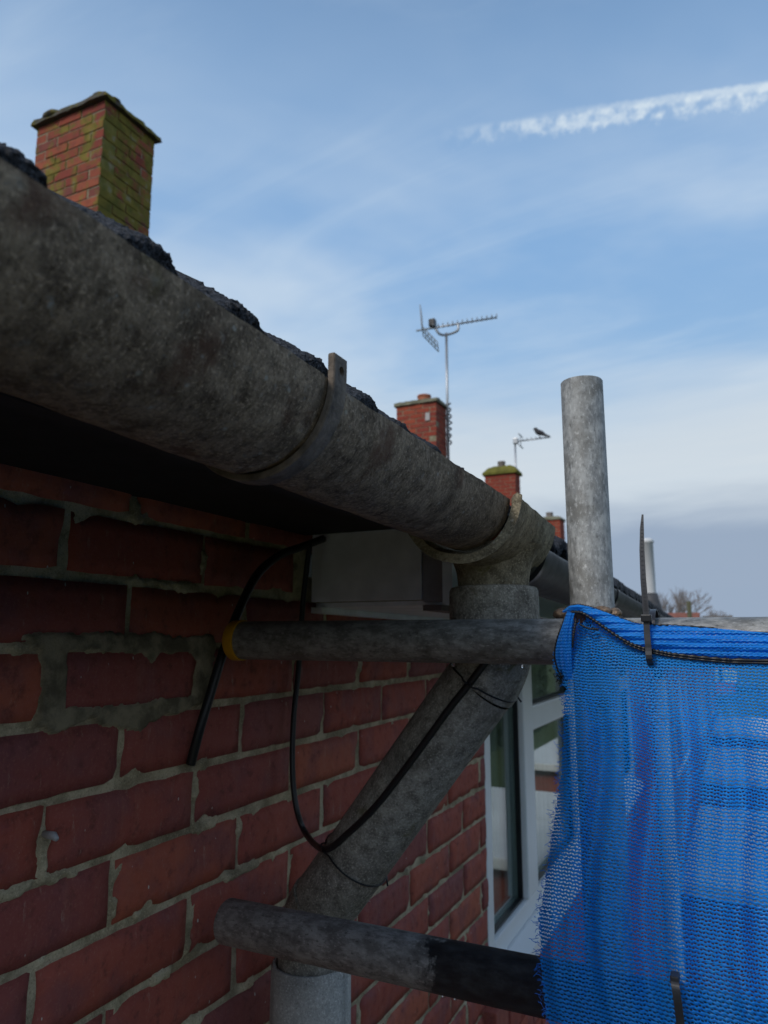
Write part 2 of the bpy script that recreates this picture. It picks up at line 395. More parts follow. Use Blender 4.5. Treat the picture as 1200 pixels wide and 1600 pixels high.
def m_net(name, dense=0.):
    q = NT(name); uv = q.n('ShaderNodeTexCoord').outputs['UV']
    sp = q.n('ShaderNodeSeparateXYZ'); q.t.links.new(uv, sp.inputs[0]); u, v = sp.outputs[0], sp.outputs[1]
    tw = 2 * math.pi
    lo = q.noise(q.coord('UV', (1, 1, 1)), 26, 3, .6); wob = q.math('MULTIPLY', q.math('SUBTRACT', lo, .5), 2.4)
    ph = q.math('ADD', q.math('MULTIPLY', v, tw / .0031), q.math('MULTIPLY', q.math('SINE', q.math('MULTIPLY', u, tw / .0054)), .85))
    ph = q.math('ADD', ph, wob)
    row = q.math('SINE', ph)
    colm = q.math('SINE', q.math('ADD', q.math('MULTIPLY', u, tw / .0027), q.math('MULTIPLY', v, 420)))
    thr = q.math('ADD', q.math('MULTIPLY', q.math('SUBTRACT', lo, .5), 1.3), .36 + dense)
    hole = q.step(q.math('SUBTRACT', row, thr), -.08, .22)
    hole = q.math('MULTIPLY', hole, q.step(colm, -.85, -.35))
    a = q.n('ShaderNodeAttribute', attribute_name='mask')                     # ragged cut edge
    rg = q.noise(q.coord('UV', (1, 1, 1)), 210, 4, .7)
    ragged = q.step(q.math('SUBTRACT', q.math('ADD', a.outputs['Fac'], rg), .98), -.02, .02)
    al = q.math('MULTIPLY', q.math('SUBTRACT', 1., hole), q.math('SUBTRACT', 1., ragged))
    fib = q.noise(q.coord('UV', (260, 1500, 1)), 1, 3, .6)
    k = q.mix(q.step(fib, .35, .75), (.007, .28, 1.0), (.045, .45, 1.0))
    di = q.n('ShaderNodeBsdfDiffuse'); tl = q.n('ShaderNodeBsdfTranslucent'); gs = q.n('ShaderNodeBsdfGlossy'); gs.inputs['Roughness'].default_value = .45
    q.put(di.inputs[0], k); q.put(tl.inputs[0], k)
    bp = q.n('ShaderNodeBump'); bp.inputs['Strength'].default_value = .6; bp.inputs['Distance'].default_value = .0008; q.t.links.new(q.math('MULTIPLY', row, -1.), bp.inputs['Height'])
    for x in (di, gs): q.t.links.new(bp.outputs[0], x.inputs['Normal'])
    m1 = q.n('ShaderNodeMixShader'); m1.inputs[0].default_value = .40; q.t.links.new(di.outputs[0], m1.inputs[1]); q.t.links.new(tl.outputs[0], m1.inputs[2])
    m2 = q.n('ShaderNodeMixShader'); m2.inputs[0].default_value = .025; q.t.links.new(m1.outputs[0], m2.inputs[1]); q.t.links.new(gs.outputs[0], m2.inputs[2])
    tr = q.n('ShaderNodeBsdfTransparent'); m3 = q.n('ShaderNodeMixShader'); q.t.links.new(al, m3.inputs[0]); q.t.links.new(tr.outputs[0], m3.inputs[1]); q.t.links.new(m2.outputs[0], m3.inputs[2])
    q.t.links.new(m3.outputs[0], q.out.inputs[0]); q.t.nodes.remove(q.b); return q.m
NET = m_net('blue_knitted_net'); NETD = m_net('blue_knitted_net_doubled', .55)
THREAD = plain('blue_thread', (.02, .20, .75), .6, .3, 60)

# ================================================================== THE GROUND
def sheet(name, x0, x1, y0, y1, z, mat, n=1):
    mb = MB()
    for i in range(n):
        for j in range(n):
            xa, xb = x0 + (x1 - x0) * i / n, x0 + (x1 - x0) * (i + 1) / n; ya, yb = y0 + (y1 - y0) * j / n, y0 + (y1 - y0) * (j + 1) / n
            mb.quad((xa, ya, z), (xb, ya, z), (xb, yb, z), (xa, yb, z))
    o = mb.build(name, mat); o['kind'] = 'structure'; return o
sheet('ground', -900, 900, -900, 1500, -H, LAWN)
sheet('path', -.62, 1.5, -6, 40, -H + .02, PAVE)

# ================================================================== THE TERRACE
WX = -.63                                      # wall face
BED0, COL0, CH, HB = -.236, .538, .075, .1125  # brick gauge
PITCH = math.tan(R(32.5)); FALL = .031
def eave(y): return .197 - FALL * y            # top of the tiles at the eaves, x = -.25
RIDGE_X = -4.12
def roofz(x, y, up=0.): return eave(y) + (-.25 - x) * PITCH + up

houses = []
hb = [(-1.6, 1.033), (1.033, 7.0), (7.0, 11.6), (11.6, 16.2), (16.2, 21.5)]
hl = ['near brick terrace house with open black eaves behind the cement gutter',
      'brick terrace house with white boxed eaves and large white window',
      'brick terrace house whose chimney carries the long television aerial',
      'brick terrace house whose mossy chimney carries the small aerial',
      'far brick terrace house at the end of the row']
for (a, b), l in zip(hb, hl):
    houses.append(empty('brick_house', (WX - .3, (a + b) / 2, -H), l, 'house', 'brick houses of the terrace'))

# --- walls: the nearest bricks one by one, in front of a modelled bed of mortar
def brick_mesh(i, L=.215, HH=.065):
    ny, nz = 13, 5; ys = np.linspace(-L / 2, L / 2, ny); zs = np.linspace(-HH / 2, HH / 2, nz)
    Y, Z = np.meshgrid(ys, zs, indexing='ij')
    ex = np.minimum(L / 2 - abs(Y), HH / 2 - abs(Z)); edge = ex < 1e-6
    ny1 = fbm(Y * 60 + 9 * i, Z * 60, i, 3) - .5; nz1 = fbm(Y * 60, Z * 60 + 7 * i, 50 + i, 3) - .5
    X = (fbm(Y * 22 + i * 3, Z * 22, i + .3, 3) - .5) * .0026 - np.where(edge, .0016 + .0022 * fbm(Y * 80, Z * 80, i, 2), 0)
    chip = (fbm(Y * 38 + 31 * i, Z * 38, i + 9., 2) > .76) * edge
    X = X - chip * .003; Yd = Y + ny1 * .0032 * edge - np.sign(Y) * chip * .003 * (abs(Y) > L / 2 - 1e-6); Zd = Z + nz1 * .0030 * edge - np.sign(Z) * chip * .0035 * (abs(Z) > HH / 2 - 1e-6)
    v = np.stack([X, Yd, Zd], -1).reshape(-1, 3).tolist(); n = ny * nz
    f = [(a * nz + b, (a + 1) * nz + b, (a + 1) * nz + b + 1, a * nz + b + 1) for a in range(ny - 1) for b in range(nz - 1)]
    ring = [a * nz for a in range(ny)] + [(ny - 1) * nz + b for b in range(1, nz)] + [a * nz + nz - 1 for a in range(ny - 2, -1, -1)] + [b for b in range(nz - 2, 0, -1)]
    for r in ring: p = v[r]; v.append((-.03, p[1], p[2]))
    m = len(ring); f += [(ring[k], n + k, n + (k + 1) % m, ring[(k + 1) % m]) for k in range(m)]
    me = bpy.data.meshes.new('brick'); me.from_pydata(v, [], f); me.materials.append(BRICK); me.shade_smooth(); me.update(); return me
BM = [brick_mesh(i) for i in range(12)]
walls = []
WIN = (1.945, 4.86, -.90, .03)                # y0 y1 z0 z1 of the window opening
def in_window(y0, y1, z): return y1 > WIN[0] and y0 < WIN[1] and WIN[2] - .06 < z < WIN[3] + .05
for hi, h in enumerate(houses):
    a, b = hb[hi]; mb = MB()
    top = eave((a + b) / 2) + .02
    if hi == 1:
        mb.box((WX - .25, a, -H), (WX - .012, WIN[0], .1)); mb.box((WX - .25, WIN[0], -H), (WX - .012, WIN[1], WIN[2] - .02)); mb.box((WX - .25, WIN[1], -H), (WX - .012, b, .1))
        mb.box((WX - .25, WIN[0], WIN[3]), (WX - .012, WIN[1], .1))
    elif hi == 0: mb.box((WX - .25, a, -H), (WX - .012, b, .2))
    else: mb.box((WX - .25, a + .002, -H), (WX, b, eave((a + b) / 2)))
    walls.append(mb.build('wall', MORTAR if hi < 2 else FARBRICK, h))
rest = MB(); nb = 0
for cb in range(-62, 6):
    zc = BED0 + cb * CH + CH / 2
    if zc < -H + .04: continue
    for k in range(-16, 62):
        if (k - cb) % 2: continue
        y0 = COL0 + k * HB + (.005 if cb % 2 == 0 else -.011); yc = y0 + HB
        if yc < -.2 or yc > 6.9: continue
        hi = 0 if yc < 1.033 else 1
        if hi == 0 and zc > .20: continue
        if hi == 1 and zc > .06: continue
        y1 = y0 + 2 * HB; L = .215
        if hi == 1 and WIN[2] - .07 < zc < WIN[3] + .08:
            if y0 + .01 > WIN[0] - .02 and y1 < WIN[1] + .02: continue
            if y0 < WIN[0] < y1: L = WIN[0] - y0 - .01
            elif y0 < WIN[1] < y1: L = y1 - WIN[1] - .01; y0 = WIN[1] + .0
            if L < .02: continue
        ycc = y0 + .005 + L / 2
        near = (.15 < yc < 2.05) and (-1.05 < zc)
        jx, jy, jz = random.uniform(-.0022, .0008), random.uniform(-.002, .002), random.uniform(-.0012, .0012)
        if near:
            o = bpy.data.objects.new('brick', random.choice(BM)); nb += 1
            sl = 1 if random.random() < .5 else -1
            o.scale = (1, L / .215, random.uniform(.985, 1.02))
            o.rotation_euler = (random.uniform(-.006, .006), random.uniform(-.012, .012), random.uniform(-.008, .008))
            link(o, walls[hi], Vector((WX + jx, ycc + jy, zc + jz + H)))
        else: rest.box((WX - .02, ycc - L / 2, zc - .0325), (WX + jx, ycc + L / 2, zc + .0325))
o = rest.build('brickwork', BRICK, walls[1], kind='stuff')

# mortar as relief: tooled beds, smears over the arrises and the rough repair round one brick
def poly_sd(P, Y, Z):
    P = np.asarray(P); inside = np.zeros(Y.shape, bool); dist = np.full(Y.shape, 9.)
    for i in range(len(P)):
        (ya, za), (yb, zb) = P[i], P[(i + 1) % len(P)]
        cond = ((za > Z) != (zb > Z)); t = (Z - za) / (zb - za + 1e-12); inside ^= cond & (Y < ya + t * (yb - ya))
        ly, lz = yb - ya, zb - za; q = np.clip(((Y - ya) * ly + (Z - za) * lz) / (ly * ly + lz * lz + 1e-12), 0, 1)
        dist = np.minimum(dist, np.hypot(Y - ya - q * ly, Z - za - q * lz))
    return np.where(inside, dist, -dist)
POUT = [(.505, .002), (.521, .006), (.636, .008), (.788, .004), (.795, -.011), (.785, -.084), (.753, -.089), (.715, -.094), (.686, -.101), (.664, -.113), (.640, -.104), (.612, -.099), (.591, -.085), (.564, -.091), (.543, -.097), (.522, -.085), (.525, -.053), (.519, -.015)]
PIN = [(.556, -.016), (.585, -.014), (.601, -.018), (.664, -.018), (.678, -.033), (.690, -.019), (.748, -.019), (.758, -.03), (.757, -.073), (.70, -.071), (.663, -.074), (.60, -.072), (.558, -.069)]
def mortar_sheet(y0, y1, z0, z1, res, parent, patch=True):
    ny, nz = int((y1 - y0) / res), int((z1 - z0) / res)
    Y, Z = np.meshgrid(np.linspace(y0, y1, ny), np.linspace(z0, z1, nz), indexing='ij')
    cb = np.floor((Z - BED0) / CH); zz = (Z - BED0) / CH - cb; dz = np.minimum(zz, 1 - zz) * CH
    par = np.mod(cb, 2); yoff = np.where(par == 0, .005, -.011)
    kk = (Y - COL0 - yoff) / HB - par; kf = np.mod(kk, 2); dy = np.minimum(kf, 2 - kf) * HB
    d = np.minimum(dz, dy)                                   # distance from the joint's centre line
    n1 = fbm(Y * 28, Z * 28, 3.3, 4); n2 = fbm(Y * 150, Z * 150, 1.7, 3); n3 = fbm(Y * 9, Z * 9, 8.1, 3)
    X = WX - .0062 + (n1 - .5) * .004 + (n2 - .5) * .0022
    smear = sst(n1 * .6 + n3 * .55, .645, .74); wid = .0045 + .0048 * smear * n2 * 1.6
    X = np.where(d < wid, X + smear * .0056 * sst(d, wid, wid * .55), X)
    m = np.zeros_like(Y)
    if patch:
        wob = (n2 - .5) * .010 + (n1 - .5) * .012
        so = poly_sd(POUT, Y, Z) + wob; si = poly_sd(PIN, Y, Z) + wob * .8
        m = sst(so, 0, .0022) * sst(-si, 0, .0022)
        X = X * (1 - m) + m * (WX + .0016 + (n1 - .5) * .0055 + (n2 - .5) * .0022 - .0015 * sst(so, .006, 0))
    v = np.stack([X, Y, Z], -1).reshape(-1, 3)
    f = [(a * nz + b, (a + 1) * nz + b, (a + 1) * nz + b + 1, a * nz + b + 1) for a in range(ny - 1) for b in range(nz - 1)]
    o = mesh('mortar', v, f, MORTAR, parent, True, attr=m, kind='stuff'); return o
mortar_sheet(.28, 1.033, -.52, .19, .0026, walls[0])
mortar_sheet(1.033, 1.945, -1.0, .10, .0045, walls[1], False)
mortar_sheet(.28, 1.033, -1.0, -.52, .006, walls[0], False)
# a wall plug left in a joint
pb = MB(); p = atx(80, 1305, WX + .004); pb.tube([p + Vector((-.012, 0, 0)), p + Vector((.003, 0, .0)), p + Vector((.010, -.002, -.002))], [.0035, .0040, .0025], 8)
tag(pb.build('wall_plug', plain('grey_plug', (.45, .45, .48), .5), None, True), 'pale grey plastic wall plug stuck in a mortar joint', 'wall plug')

# --- roofs: slab, ridge, eaves; the lowest courses of tiles one by one
for hi, h in enumerate(houses):
    a, b = hb[hi]; mb = MB(); n = 40
    xs = [-.275, RIDGE_X, 2 * RIDGE_X + .275]
    ys = np.linspace(a, b, max(3, int((b - a) / .03)))
    vs, fs = [], []
    prof = [(-.30, -.030), (-.30, -.012), (RIDGE_X, -.012), (2 * RIDGE_X + .30, -.012)]
    for y in ys:
        wv = .007 * math.sin(2 * math.pi * y / .0785)
        for j, (x, up) in enumerate(prof):
            zz = roofz(x, y, up) if x >= RIDGE_X else roofz(2 * RIDGE_X - x, y, up)
            vs.append((x, y, zz + (wv if j else 0)))
    m = len(prof); fs = [(i * m + j, i * m + j + 1, (i + 1) * m + j + 1, (i + 1) * m + j) for i in range(len(ys) - 1) for j in range(m - 1)]
    roof = mesh('roof', vs, fs, TILE, h); houses[hi] = (h, roof)
    rt = MB(); rt.tube([(RIDGE_X, a + .01, roofz(RIDGE_X, a) + .0), (RIDGE_X, b - .01, roofz(RIDGE_X, b) + .0)], .11, 14); rt.build('ridge_tile', TILE, roof, True)
def tile_mesh(dense, seed):
    W = .157; L = .34; ny = 170 if dense else 22; nt_ = 22 if dense else 5
    ys = np.linspace(-W / 2, W / 2, ny)
    ph = np.mod((ys + W / 2) / (W / 2), 1.0)
    hump = np.where(ph < .80, np.sin(np.clip(ph / .80, 0, 1) ** 1.5 * math.pi * .62), np.sin(math.pi * .62) * np.clip(1 - (ph - .80) / .20, 0, 1)) * .021
    th = .017
    # cross-section loop: underside of the lip, front edge, then the top going up the slope
    path = [(-.07, -th)] + [(s_ , -th) for s_ in np.linspace(-.05, -.003, 3)] + [(0, z_) for z_ in np.linspace(-th + .001, -.002, nt_)] + [(-.002, 0)] + [(-s_, 0) for s_ in np.concatenate([np.linspace(.004, .05, 14 if dense else 3), [.10, .2, L]])]
    P = np.array(path); Yg = np.repeat(ys[:, None], len(P), 1); Xg = np.repeat(P[None, :, 0], ny, 0); Zg = P[None, :, 1] + hump[:, None]
    if dense:
        g1 = fbm(Yg * 430 + seed, Xg * 430, Zg * 430, 2) - .5; g2 = fbm(Yg * 90, Xg * 90 + seed, Zg * 90, 2) - .5
        Xg = Xg + g1 * .0060 + g2 * .0022; Zg = Zg + g1 * .0046 + g2 * .0030
    ca, sa = math.cos(math.atan(PITCH)), math.sin(math.atan(PITCH))
    X2 = Xg * ca + Zg * sa * 0; Z2 = -Xg * sa + Zg
    v = np.stack([X2, Yg, Z2], -1).reshape(-1, 3).tolist(); m = len(P)
    f = [(i * m + j, i * m + j + 1, (i + 1) * m + j + 1, (i + 1) * m + j) for i in range(ny - 1) for j in range(m - 1)]
    me = bpy.data.meshes.new('roof_tile'); me.from_pydata(v, [], f); me.materials.append(TILE); me.update(); return me
TD = [tile_mesh(True, s_) for s_ in (1, 9, 23)]; TS = [tile_mesh(False, 3)]
def tz(y): return min(.2080 - .0425 * y, .1985) if y < .78 else .1705 - .042 * (y - .78) if y < 1.1 else .157 - .031 * (y - 1.1)
for r_ in range(3):
    y = -.262 - .0785 * (r_ % 2)
    i = 0
    while y < (6.9 if r_ == 0 else 3.2):
        near = r_ == 0 and y < 1.3
        o = bpy.data.objects.new('roof_tile', random.choice(TD if near else TS))
        o.rotation_euler = (-FALL + random.uniform(-.008, .008), random.uniform(-.015, .015), random.uniform(-.012, .012))
        x = -.250 - r_ * .26
        lift = 0 if y < .9 else -.010
        hi = 0 if y + .078 < 1.033 else 1
        link(o, houses[hi][1], Vector((x + random.uniform(-.006, .004), y + .0785, (tz(y + .0785) + (-.25 - x) * PITCH - .017 + .016 * (r_ > 0)) + random.uniform(-.002, .002) + H)))
        y += .157; i += 1
houses_e = [h[0] for h in houses]
hA, hB = houses_e[0], houses_e[1]

# --- eaves of the near house: black board and fascia; eaves of the next one: white box
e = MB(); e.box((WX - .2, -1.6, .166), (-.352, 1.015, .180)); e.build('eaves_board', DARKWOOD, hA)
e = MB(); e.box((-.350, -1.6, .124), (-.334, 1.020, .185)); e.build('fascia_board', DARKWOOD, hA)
bx0 = 1.034
e = MB(); e.box((WX + .002, bx0, .058), (-.432, bx0 + .012, .178), .0012); e.build('box_end_panel', WHITED, hB)
e = MB(); e.box((-.430, bx0 + .002, .054), (-.398, bx0 + .014, .178), .0012); e.build('fascia_end', plain('greyed_board_end', (.30, .27, .29), .7, .2, 25), hB)
def sloped(name, x0, x1, ya, yb, zl0, zl1, mat, par):
    vs = []
    for y in (ya, yb):
        d = -FALL * .35 * (y - bx0)
        vs += [(x0, y, zl0 + d), (x1, y, zl0 + d), (x1, y, zl1 + d), (x0, y, zl1 + d)]
    return mesh(name, vs, [(0, 1, 2, 3), (7, 6, 5, 4), (0, 4, 5, 1), (1, 5, 6, 2), (2, 6, 7, 3), (3, 7, 4, 0)], mat, par)
sloped('fascia_board', -.396, -.380, bx0 - .004, 6.98, .050, .165, WHITE, hB)
sloped('soffit_board', WX + .002, -.398, bx0 + .016, 6.98, .050, .057, WHITED, hB)
sloped('soffit_trim', WX + .001, WX + .022, bx0 + .002, 6.98, .040, .0495, WHITED, hB)
sloped('soffit_edge', -.43, -.40, bx0 + .001, 6.98, .041, .0495, BROWNWOOD, hB)
for hi in (2, 3, 4):
    a, b = hb[hi]; z = eave((a + b) / 2)
    e = MB(); e.box((WX + .002, a + .01, z - .14), (-.38, b - .01, z - .03)); e.build('eaves_box', WHITE, houses_e[hi])

# --- windows
def window(parent, y0, y1, z0, z1, bars, transoms, xf=WX - .004, depth=.06, detail=True):
    w = bpy.data.objects.new('window', None); w.empty_display_size = .05; link(w, parent, Vector((xf, (y0 + y1) / 2, z0 + H)))
    fw = .055; bev = .006 if detail else 0
    def fr(a, b, nm='frame'):
        m_ = MB(); m_.box(a, b, bev); return m_.build(nm, WHITE, w, False)
    ys = [y0] + [v for p in bars for v in p] + [y1]
    fr((xf - depth, y0, z0), (xf, y0 + fw, z1)); fr((xf - depth, y1 - fw, z0), (xf, y1, z1))
    fr((xf - depth, y0 + fw + .001, z0), (xf - .001, y1 - fw - .001, z0 + fw)); fr((xf - depth, y0 + fw + .001, z1 - fw), (xf - .001, y1 - fw - .001, z1))
    for p in bars: fr((xf - depth, p[0], z0 + fw + .001), (xf + .004, p[1], z1 - fw - .001), 'mullion')
    cells = []; cur = y0 + fw
    for p in bars + [(y1 - fw, y1)]: cells.append((cur, p[0])); cur = p[1]
    for i, (a, b) in enumerate(cells):
        zs = [(z0 + fw, z1 - fw)]
        if i in transoms:
            t0, t1 = transoms[i]; fr((xf - depth, a + .001, t0), (xf + .002, b - .001, t1), 'transom'); zs = [(z0 + fw, t0), (t1, z1 - fw)]
        for za, zb in zs:
            m_ = MB(); m_.box((xf - .035, a + .0005, za + .0005), (xf - .030, b - .0005, zb - .0005)); m_.build('pane', GLASS, w)
            if detail:
                g = .008; m_ = MB()
                m_.box((xf - .029, a + .001, za + .001), (xf - .014, a + g, zb - .001)); m_.box((xf - .029, b - g, za + .001), (xf - .014, b - .001, zb - .001))
                m_.box((xf - .029, a + g + .0005, za + .001), (xf - .014, b - g - .0005, za + g)); m_.box((xf - .029, a + g + .0005, zb - g), (xf - .014, b - g - .0005, zb - .001))
                m_.build('gasket', BLACKP, w)
    return w
wB = window(hB, WIN[0], WIN[1], -.84, WIN[3], [(2.335, 2.455), (3.10, 3.20), (3.95, 4.05)], {1: (-.30, -.222), 3: (-.30, -.222)})
m_ = MB(); prof = [(-.06, -.842), (.0, -.842), (.045, -.862), (.048, -.895), (.0, -.90), (-.06, -.90)]
vs = [(WX + a, y, z) for y in (WIN[0] + .002, WIN[1] - .002) for a, z in prof]
m_.add(vs, [tuple(range(5, -1, -1)), tuple(range(6, 12))] + [(i, (i + 1) % 6, 6 + (i + 1) % 6, 6 + i) for i in range(6)]); m_.build('sill', WHITE, wB)
yb = WIN[0] - .06
sil = bpy.data.objects.new('brick_sill', None); link(sil, hB, Vector((WX, 3.3, -.95 + H)))
while yb < WIN[1]:
    m_ = MB(); m_.box((WX - .01, yb, -1.005), (WX + .032 + random.uniform(-.002, .002), yb + .104, -.903), .004); m_.build('sill_brick', BRICK, sil); yb += .112
# the room behind
m_ = MB(); m_.box((WX - 2.2, WIN[0] - .3, -2.2), (WX - 2.1, WIN[1] + .3, .3)); m_.box((WX - 2.1, WIN[0] - .3, -2.2), (WX - .26, WIN[1] + .3, -2.15)); m_.box((WX - 2.1, WIN[0] - .35, -2.2), (WX - .26, WIN[0] - .3, .3)); m_.box((WX - 2.1, WIN[1] + .3, -2.2), (WX - .26, WIN[1] + .35, .3))
m_.build('room', DARKROOM, hB)
def curtain(ya, yb_):
    n = 60; vs = []
    for i in range(n + 1):
        y = ya + (yb_ - ya) * i / n; x = WX - .11 + .014 * math.sin(i * 1.35) + .008 * math.sin(i * .6)
        vs += [(x, y, -1.05), (x, y, .05)]
    return mesh('curtain', vs, [(2 * i, 2 * i + 2, 2 * i + 3, 2 * i + 1) for i in range(n)], CURT, hB, True)
curtain(1.97, 2.62); curtain(2.66, 3.7); curtain(3.75, 4.84)
for hi in (2, 3, 4):
    a, b = hb[hi]; z = eave((a + b) / 2)
    window(houses_e[hi], a + .8, a + 2.8, z - 1.25, z - .16, [(a + 1.75, a + 1.83)], {}, WX + .012, .02, False)
    window(houses_e[hi], a + .9, a + 2.7, z - 3.9, z - 2.8, [(a + 1.75, a + 1.83)], {}, WX + .012, .02, False)
    m_ = MB(); m_.box((WX - .02, a + 3.3, -H + .03), (WX + .02, a + 4.15, -H + 2.05)); m_.build('door', WHITE, houses_e[hi])

# --- chimneys
def chimney(parent, cx, cy, top, wx, wy, base, bmat, mmat, single, label, capo=.035, capt=.035, mound=.05, pot=None, capmat=CONC):
    """cx, cy: the corner towards the street and the camera; the stack runs to -x and +y"""
    c_ = bpy.data.objects.new('chimney', None); link(c_, parent, Vector((cx - wx / 2, cy + wy / 2, base + H))); c_['label'] = label
    m_ = MB(); m_.box((cx - wx + .006, cy + .006, base), (cx - .006, cy + wy - .006, top)); m_.build('mortar_core', mmat, c_)
    n = int((top - base) / CH); ux, uy = wx / 3, wy / 2
    def bmesh_(lx, ly):
        q = MB(); q.box((-lx / 2, -ly / 2, -.0325), (lx / 2, ly / 2, .0325), .003); me = bpy.data.meshes.new('brick'); me.from_pydata(q.v, [], q.f); me.materials.append(bmat); me.update(); return me
    hx, hy = ux / 2, uy / 2
    mx = bmesh_(ux - .010, hy - .010); my = bmesh_(hx - .010, uy - .010); joined = MB()
    for k in range(n):
        z = top - (k + .5) * CH; items = []
        if k % 2 == 0:
            for i in range(3):
                for yy in (hy / 2 - .005, wy - hy / 2 + .005): items.append((mx, -(i + .5) * ux, yy, ux - .01, hy - .01))
            for xx in (-hx / 2 + .005, -wx + hx / 2 - .005): items.append((my, xx, wy / 2, hx - .01, uy - .01))
        else:
            for i in range(2):
                for xx in (-hx / 2 + .005, -wx + hx / 2 - .005): items.append((my, xx, (i + .5) * uy, hx - .01, uy - .01))
                for yy in (hy / 2 - .005, wy - hy / 2 + .005): items.append((mx, -hx - (i + .5) * ux, yy, ux - .01, hy - .01))
        for me, dx, dy, lx, ly in items:
            jx, jy = random.uniform(-.002, .002), random.uniform(-.002, .002)
            if single:
                o = bpy.data.objects.new('brick', me); link(o, c_, Vector((cx + dx + jx, cy + dy + jy, z + H)))
            else: joined.box((cx + dx - lx / 2, cy + dy - ly / 2, z - .0325), (cx + dx + lx / 2, cy + dy + ly / 2, z + .0325))
    if not single: joined.build('brickwork', bmat, c_, kind='stuff')
    # cap: thin irregular slab with flaunching
    m_ = MB(); nn_ = 14; vs = []
    for ring, (o_, z) in enumerate(((capo, top + .002), (capo, top + capt), (-.05, top + capt + mound * .7), (-.16, top + capt + mound))):
        for s_ in range(4):
            for i in range(nn_):
                t = i / nn_
                x0, x1, y0, y1 = cx - wx - o_, cx + o_, cy - o_, cy + wy + o_
                p = [(x0 + (x1 - x0) * t, y0), (x1, y0 + (y1 - y0) * t), (x1 + (x0 - x1) * t, y1), (x0, y1 + (y0 - y1) * t)][s_]
                vs.append((p[0] + random.uniform(-.007, .007), p[1] + random.uniform(-.007, .007), z + random.uniform(-.006, .010) * (ring > 0)))
    M_ = 4 * nn_; fs = [(r_ * M_ + i, r_ * M_ + (i + 1) % M_, (r_ + 1) * M_ + (i + 1) % M_, (r_ + 1) * M_ + i) for r_ in range(3) for i in range(M_)] + [tuple(3 * M_ + i for i in range(M_)), tuple(range(M_ - 1, -1, -1))]
    m_.add(vs, fs); m_.build('cap', capmat, c_)
    for (dx, dy, r_, h_, pm) in pot or []:
        m_ = MB(); z = top + capt + mound * .5
        m_.lathe([(r_ * .75, z + h_ - .02), (r_ * .8, z + h_), (r_, z + h_), (r_ * 1.04, z + h_ * .8), (r_ * .94, z + h_ * .72), (r_, z - .03)], (cx - dx, cy + dy, 0), 24); autosmooth(m_.build('pot', pm, c_))
    return c_
MOSSCAP = m_mossbrick('mossy_cap', .9, ((.10, .10, .08), (.12, .11, .09), (.10, .10, .08), (.09, .09, .07)))
ch1 = chimney(hB, -3.80, 3.32, 3.80, .70, .50, 2.0, CHB1, GROUTM, True, 'mossy red brick chimney stack green with lichen', .035, .03, .035, [(.20, .18, .085, .13, GREYPOT)], MOSSCAP)
m_ = MB()
for (x, y, r_) in ((-4.33, 3.33, .07), (-4.24, 3.36, .06), (-4.42, 3.38, .06), (-3.83, 3.40, .055), (-3.86, 3.33, .05)):
    bm = bmesh.new(); bmesh.ops.create_icosphere(bm, subdivisions=3, radius=r_)
    for w in bm.verts: w.co = Vector((x, y, 3.84)) + Vector((w.co.x * 1.3, w.co.y, w.co.z * .5)) * (1 + .35 * (float(fbm(w.co.x * 40, w.co.y * 40, w.co.z * 40, 3)) - .5))
    bm.verts.index_update(); m_.add([w.co[:] for w in bm.verts], [tuple(w.index for w in f.verts) for f in bm.faces]); bm.free()
m_.build('moss_cushion', MOSSCAP, ch1, True)
ch2 = chimney(houses_e[2], -3.80, 9.72, 3.47, .65, .43, 1.9, CHB2, GROUT, True, 'clean red brick chimney with a low terracotta pot', .03, .05, .03, [(.27, .2, .105, .12, POTM)])
MOSSM = plain('bright_moss', (.15, .14, .025), .95, .4, 8, bump=.8, bscale=30)
ch3 = chimney(houses_e[3], -3.80, 14.03, 3.27, .64, .36, 1.8, CHB2, GROUT, False, 'red brick chimney with a green mossy mound on top', .04, .05, .16, [(.33, .18, .08, .17, GREYPOT)], MOSSM)
ch4 = chimney(houses_e[4], -3.80, 18.1, 2.92, .66, .5, 1.6, CHB2, GROUT, False, 'small far red brick chimney with low pot', .03, .05, .06, [(.3, .2, .09, .14, GREYPOT)])
m_ = MB(); m_.box((-3.97, 9.72 - .012, 3.19), (-3.90, 9.72 - .002, 3.31)); m_.build('pale_brick_face', plain('pale_brick', (.45, .42, .40), .9), ch2)

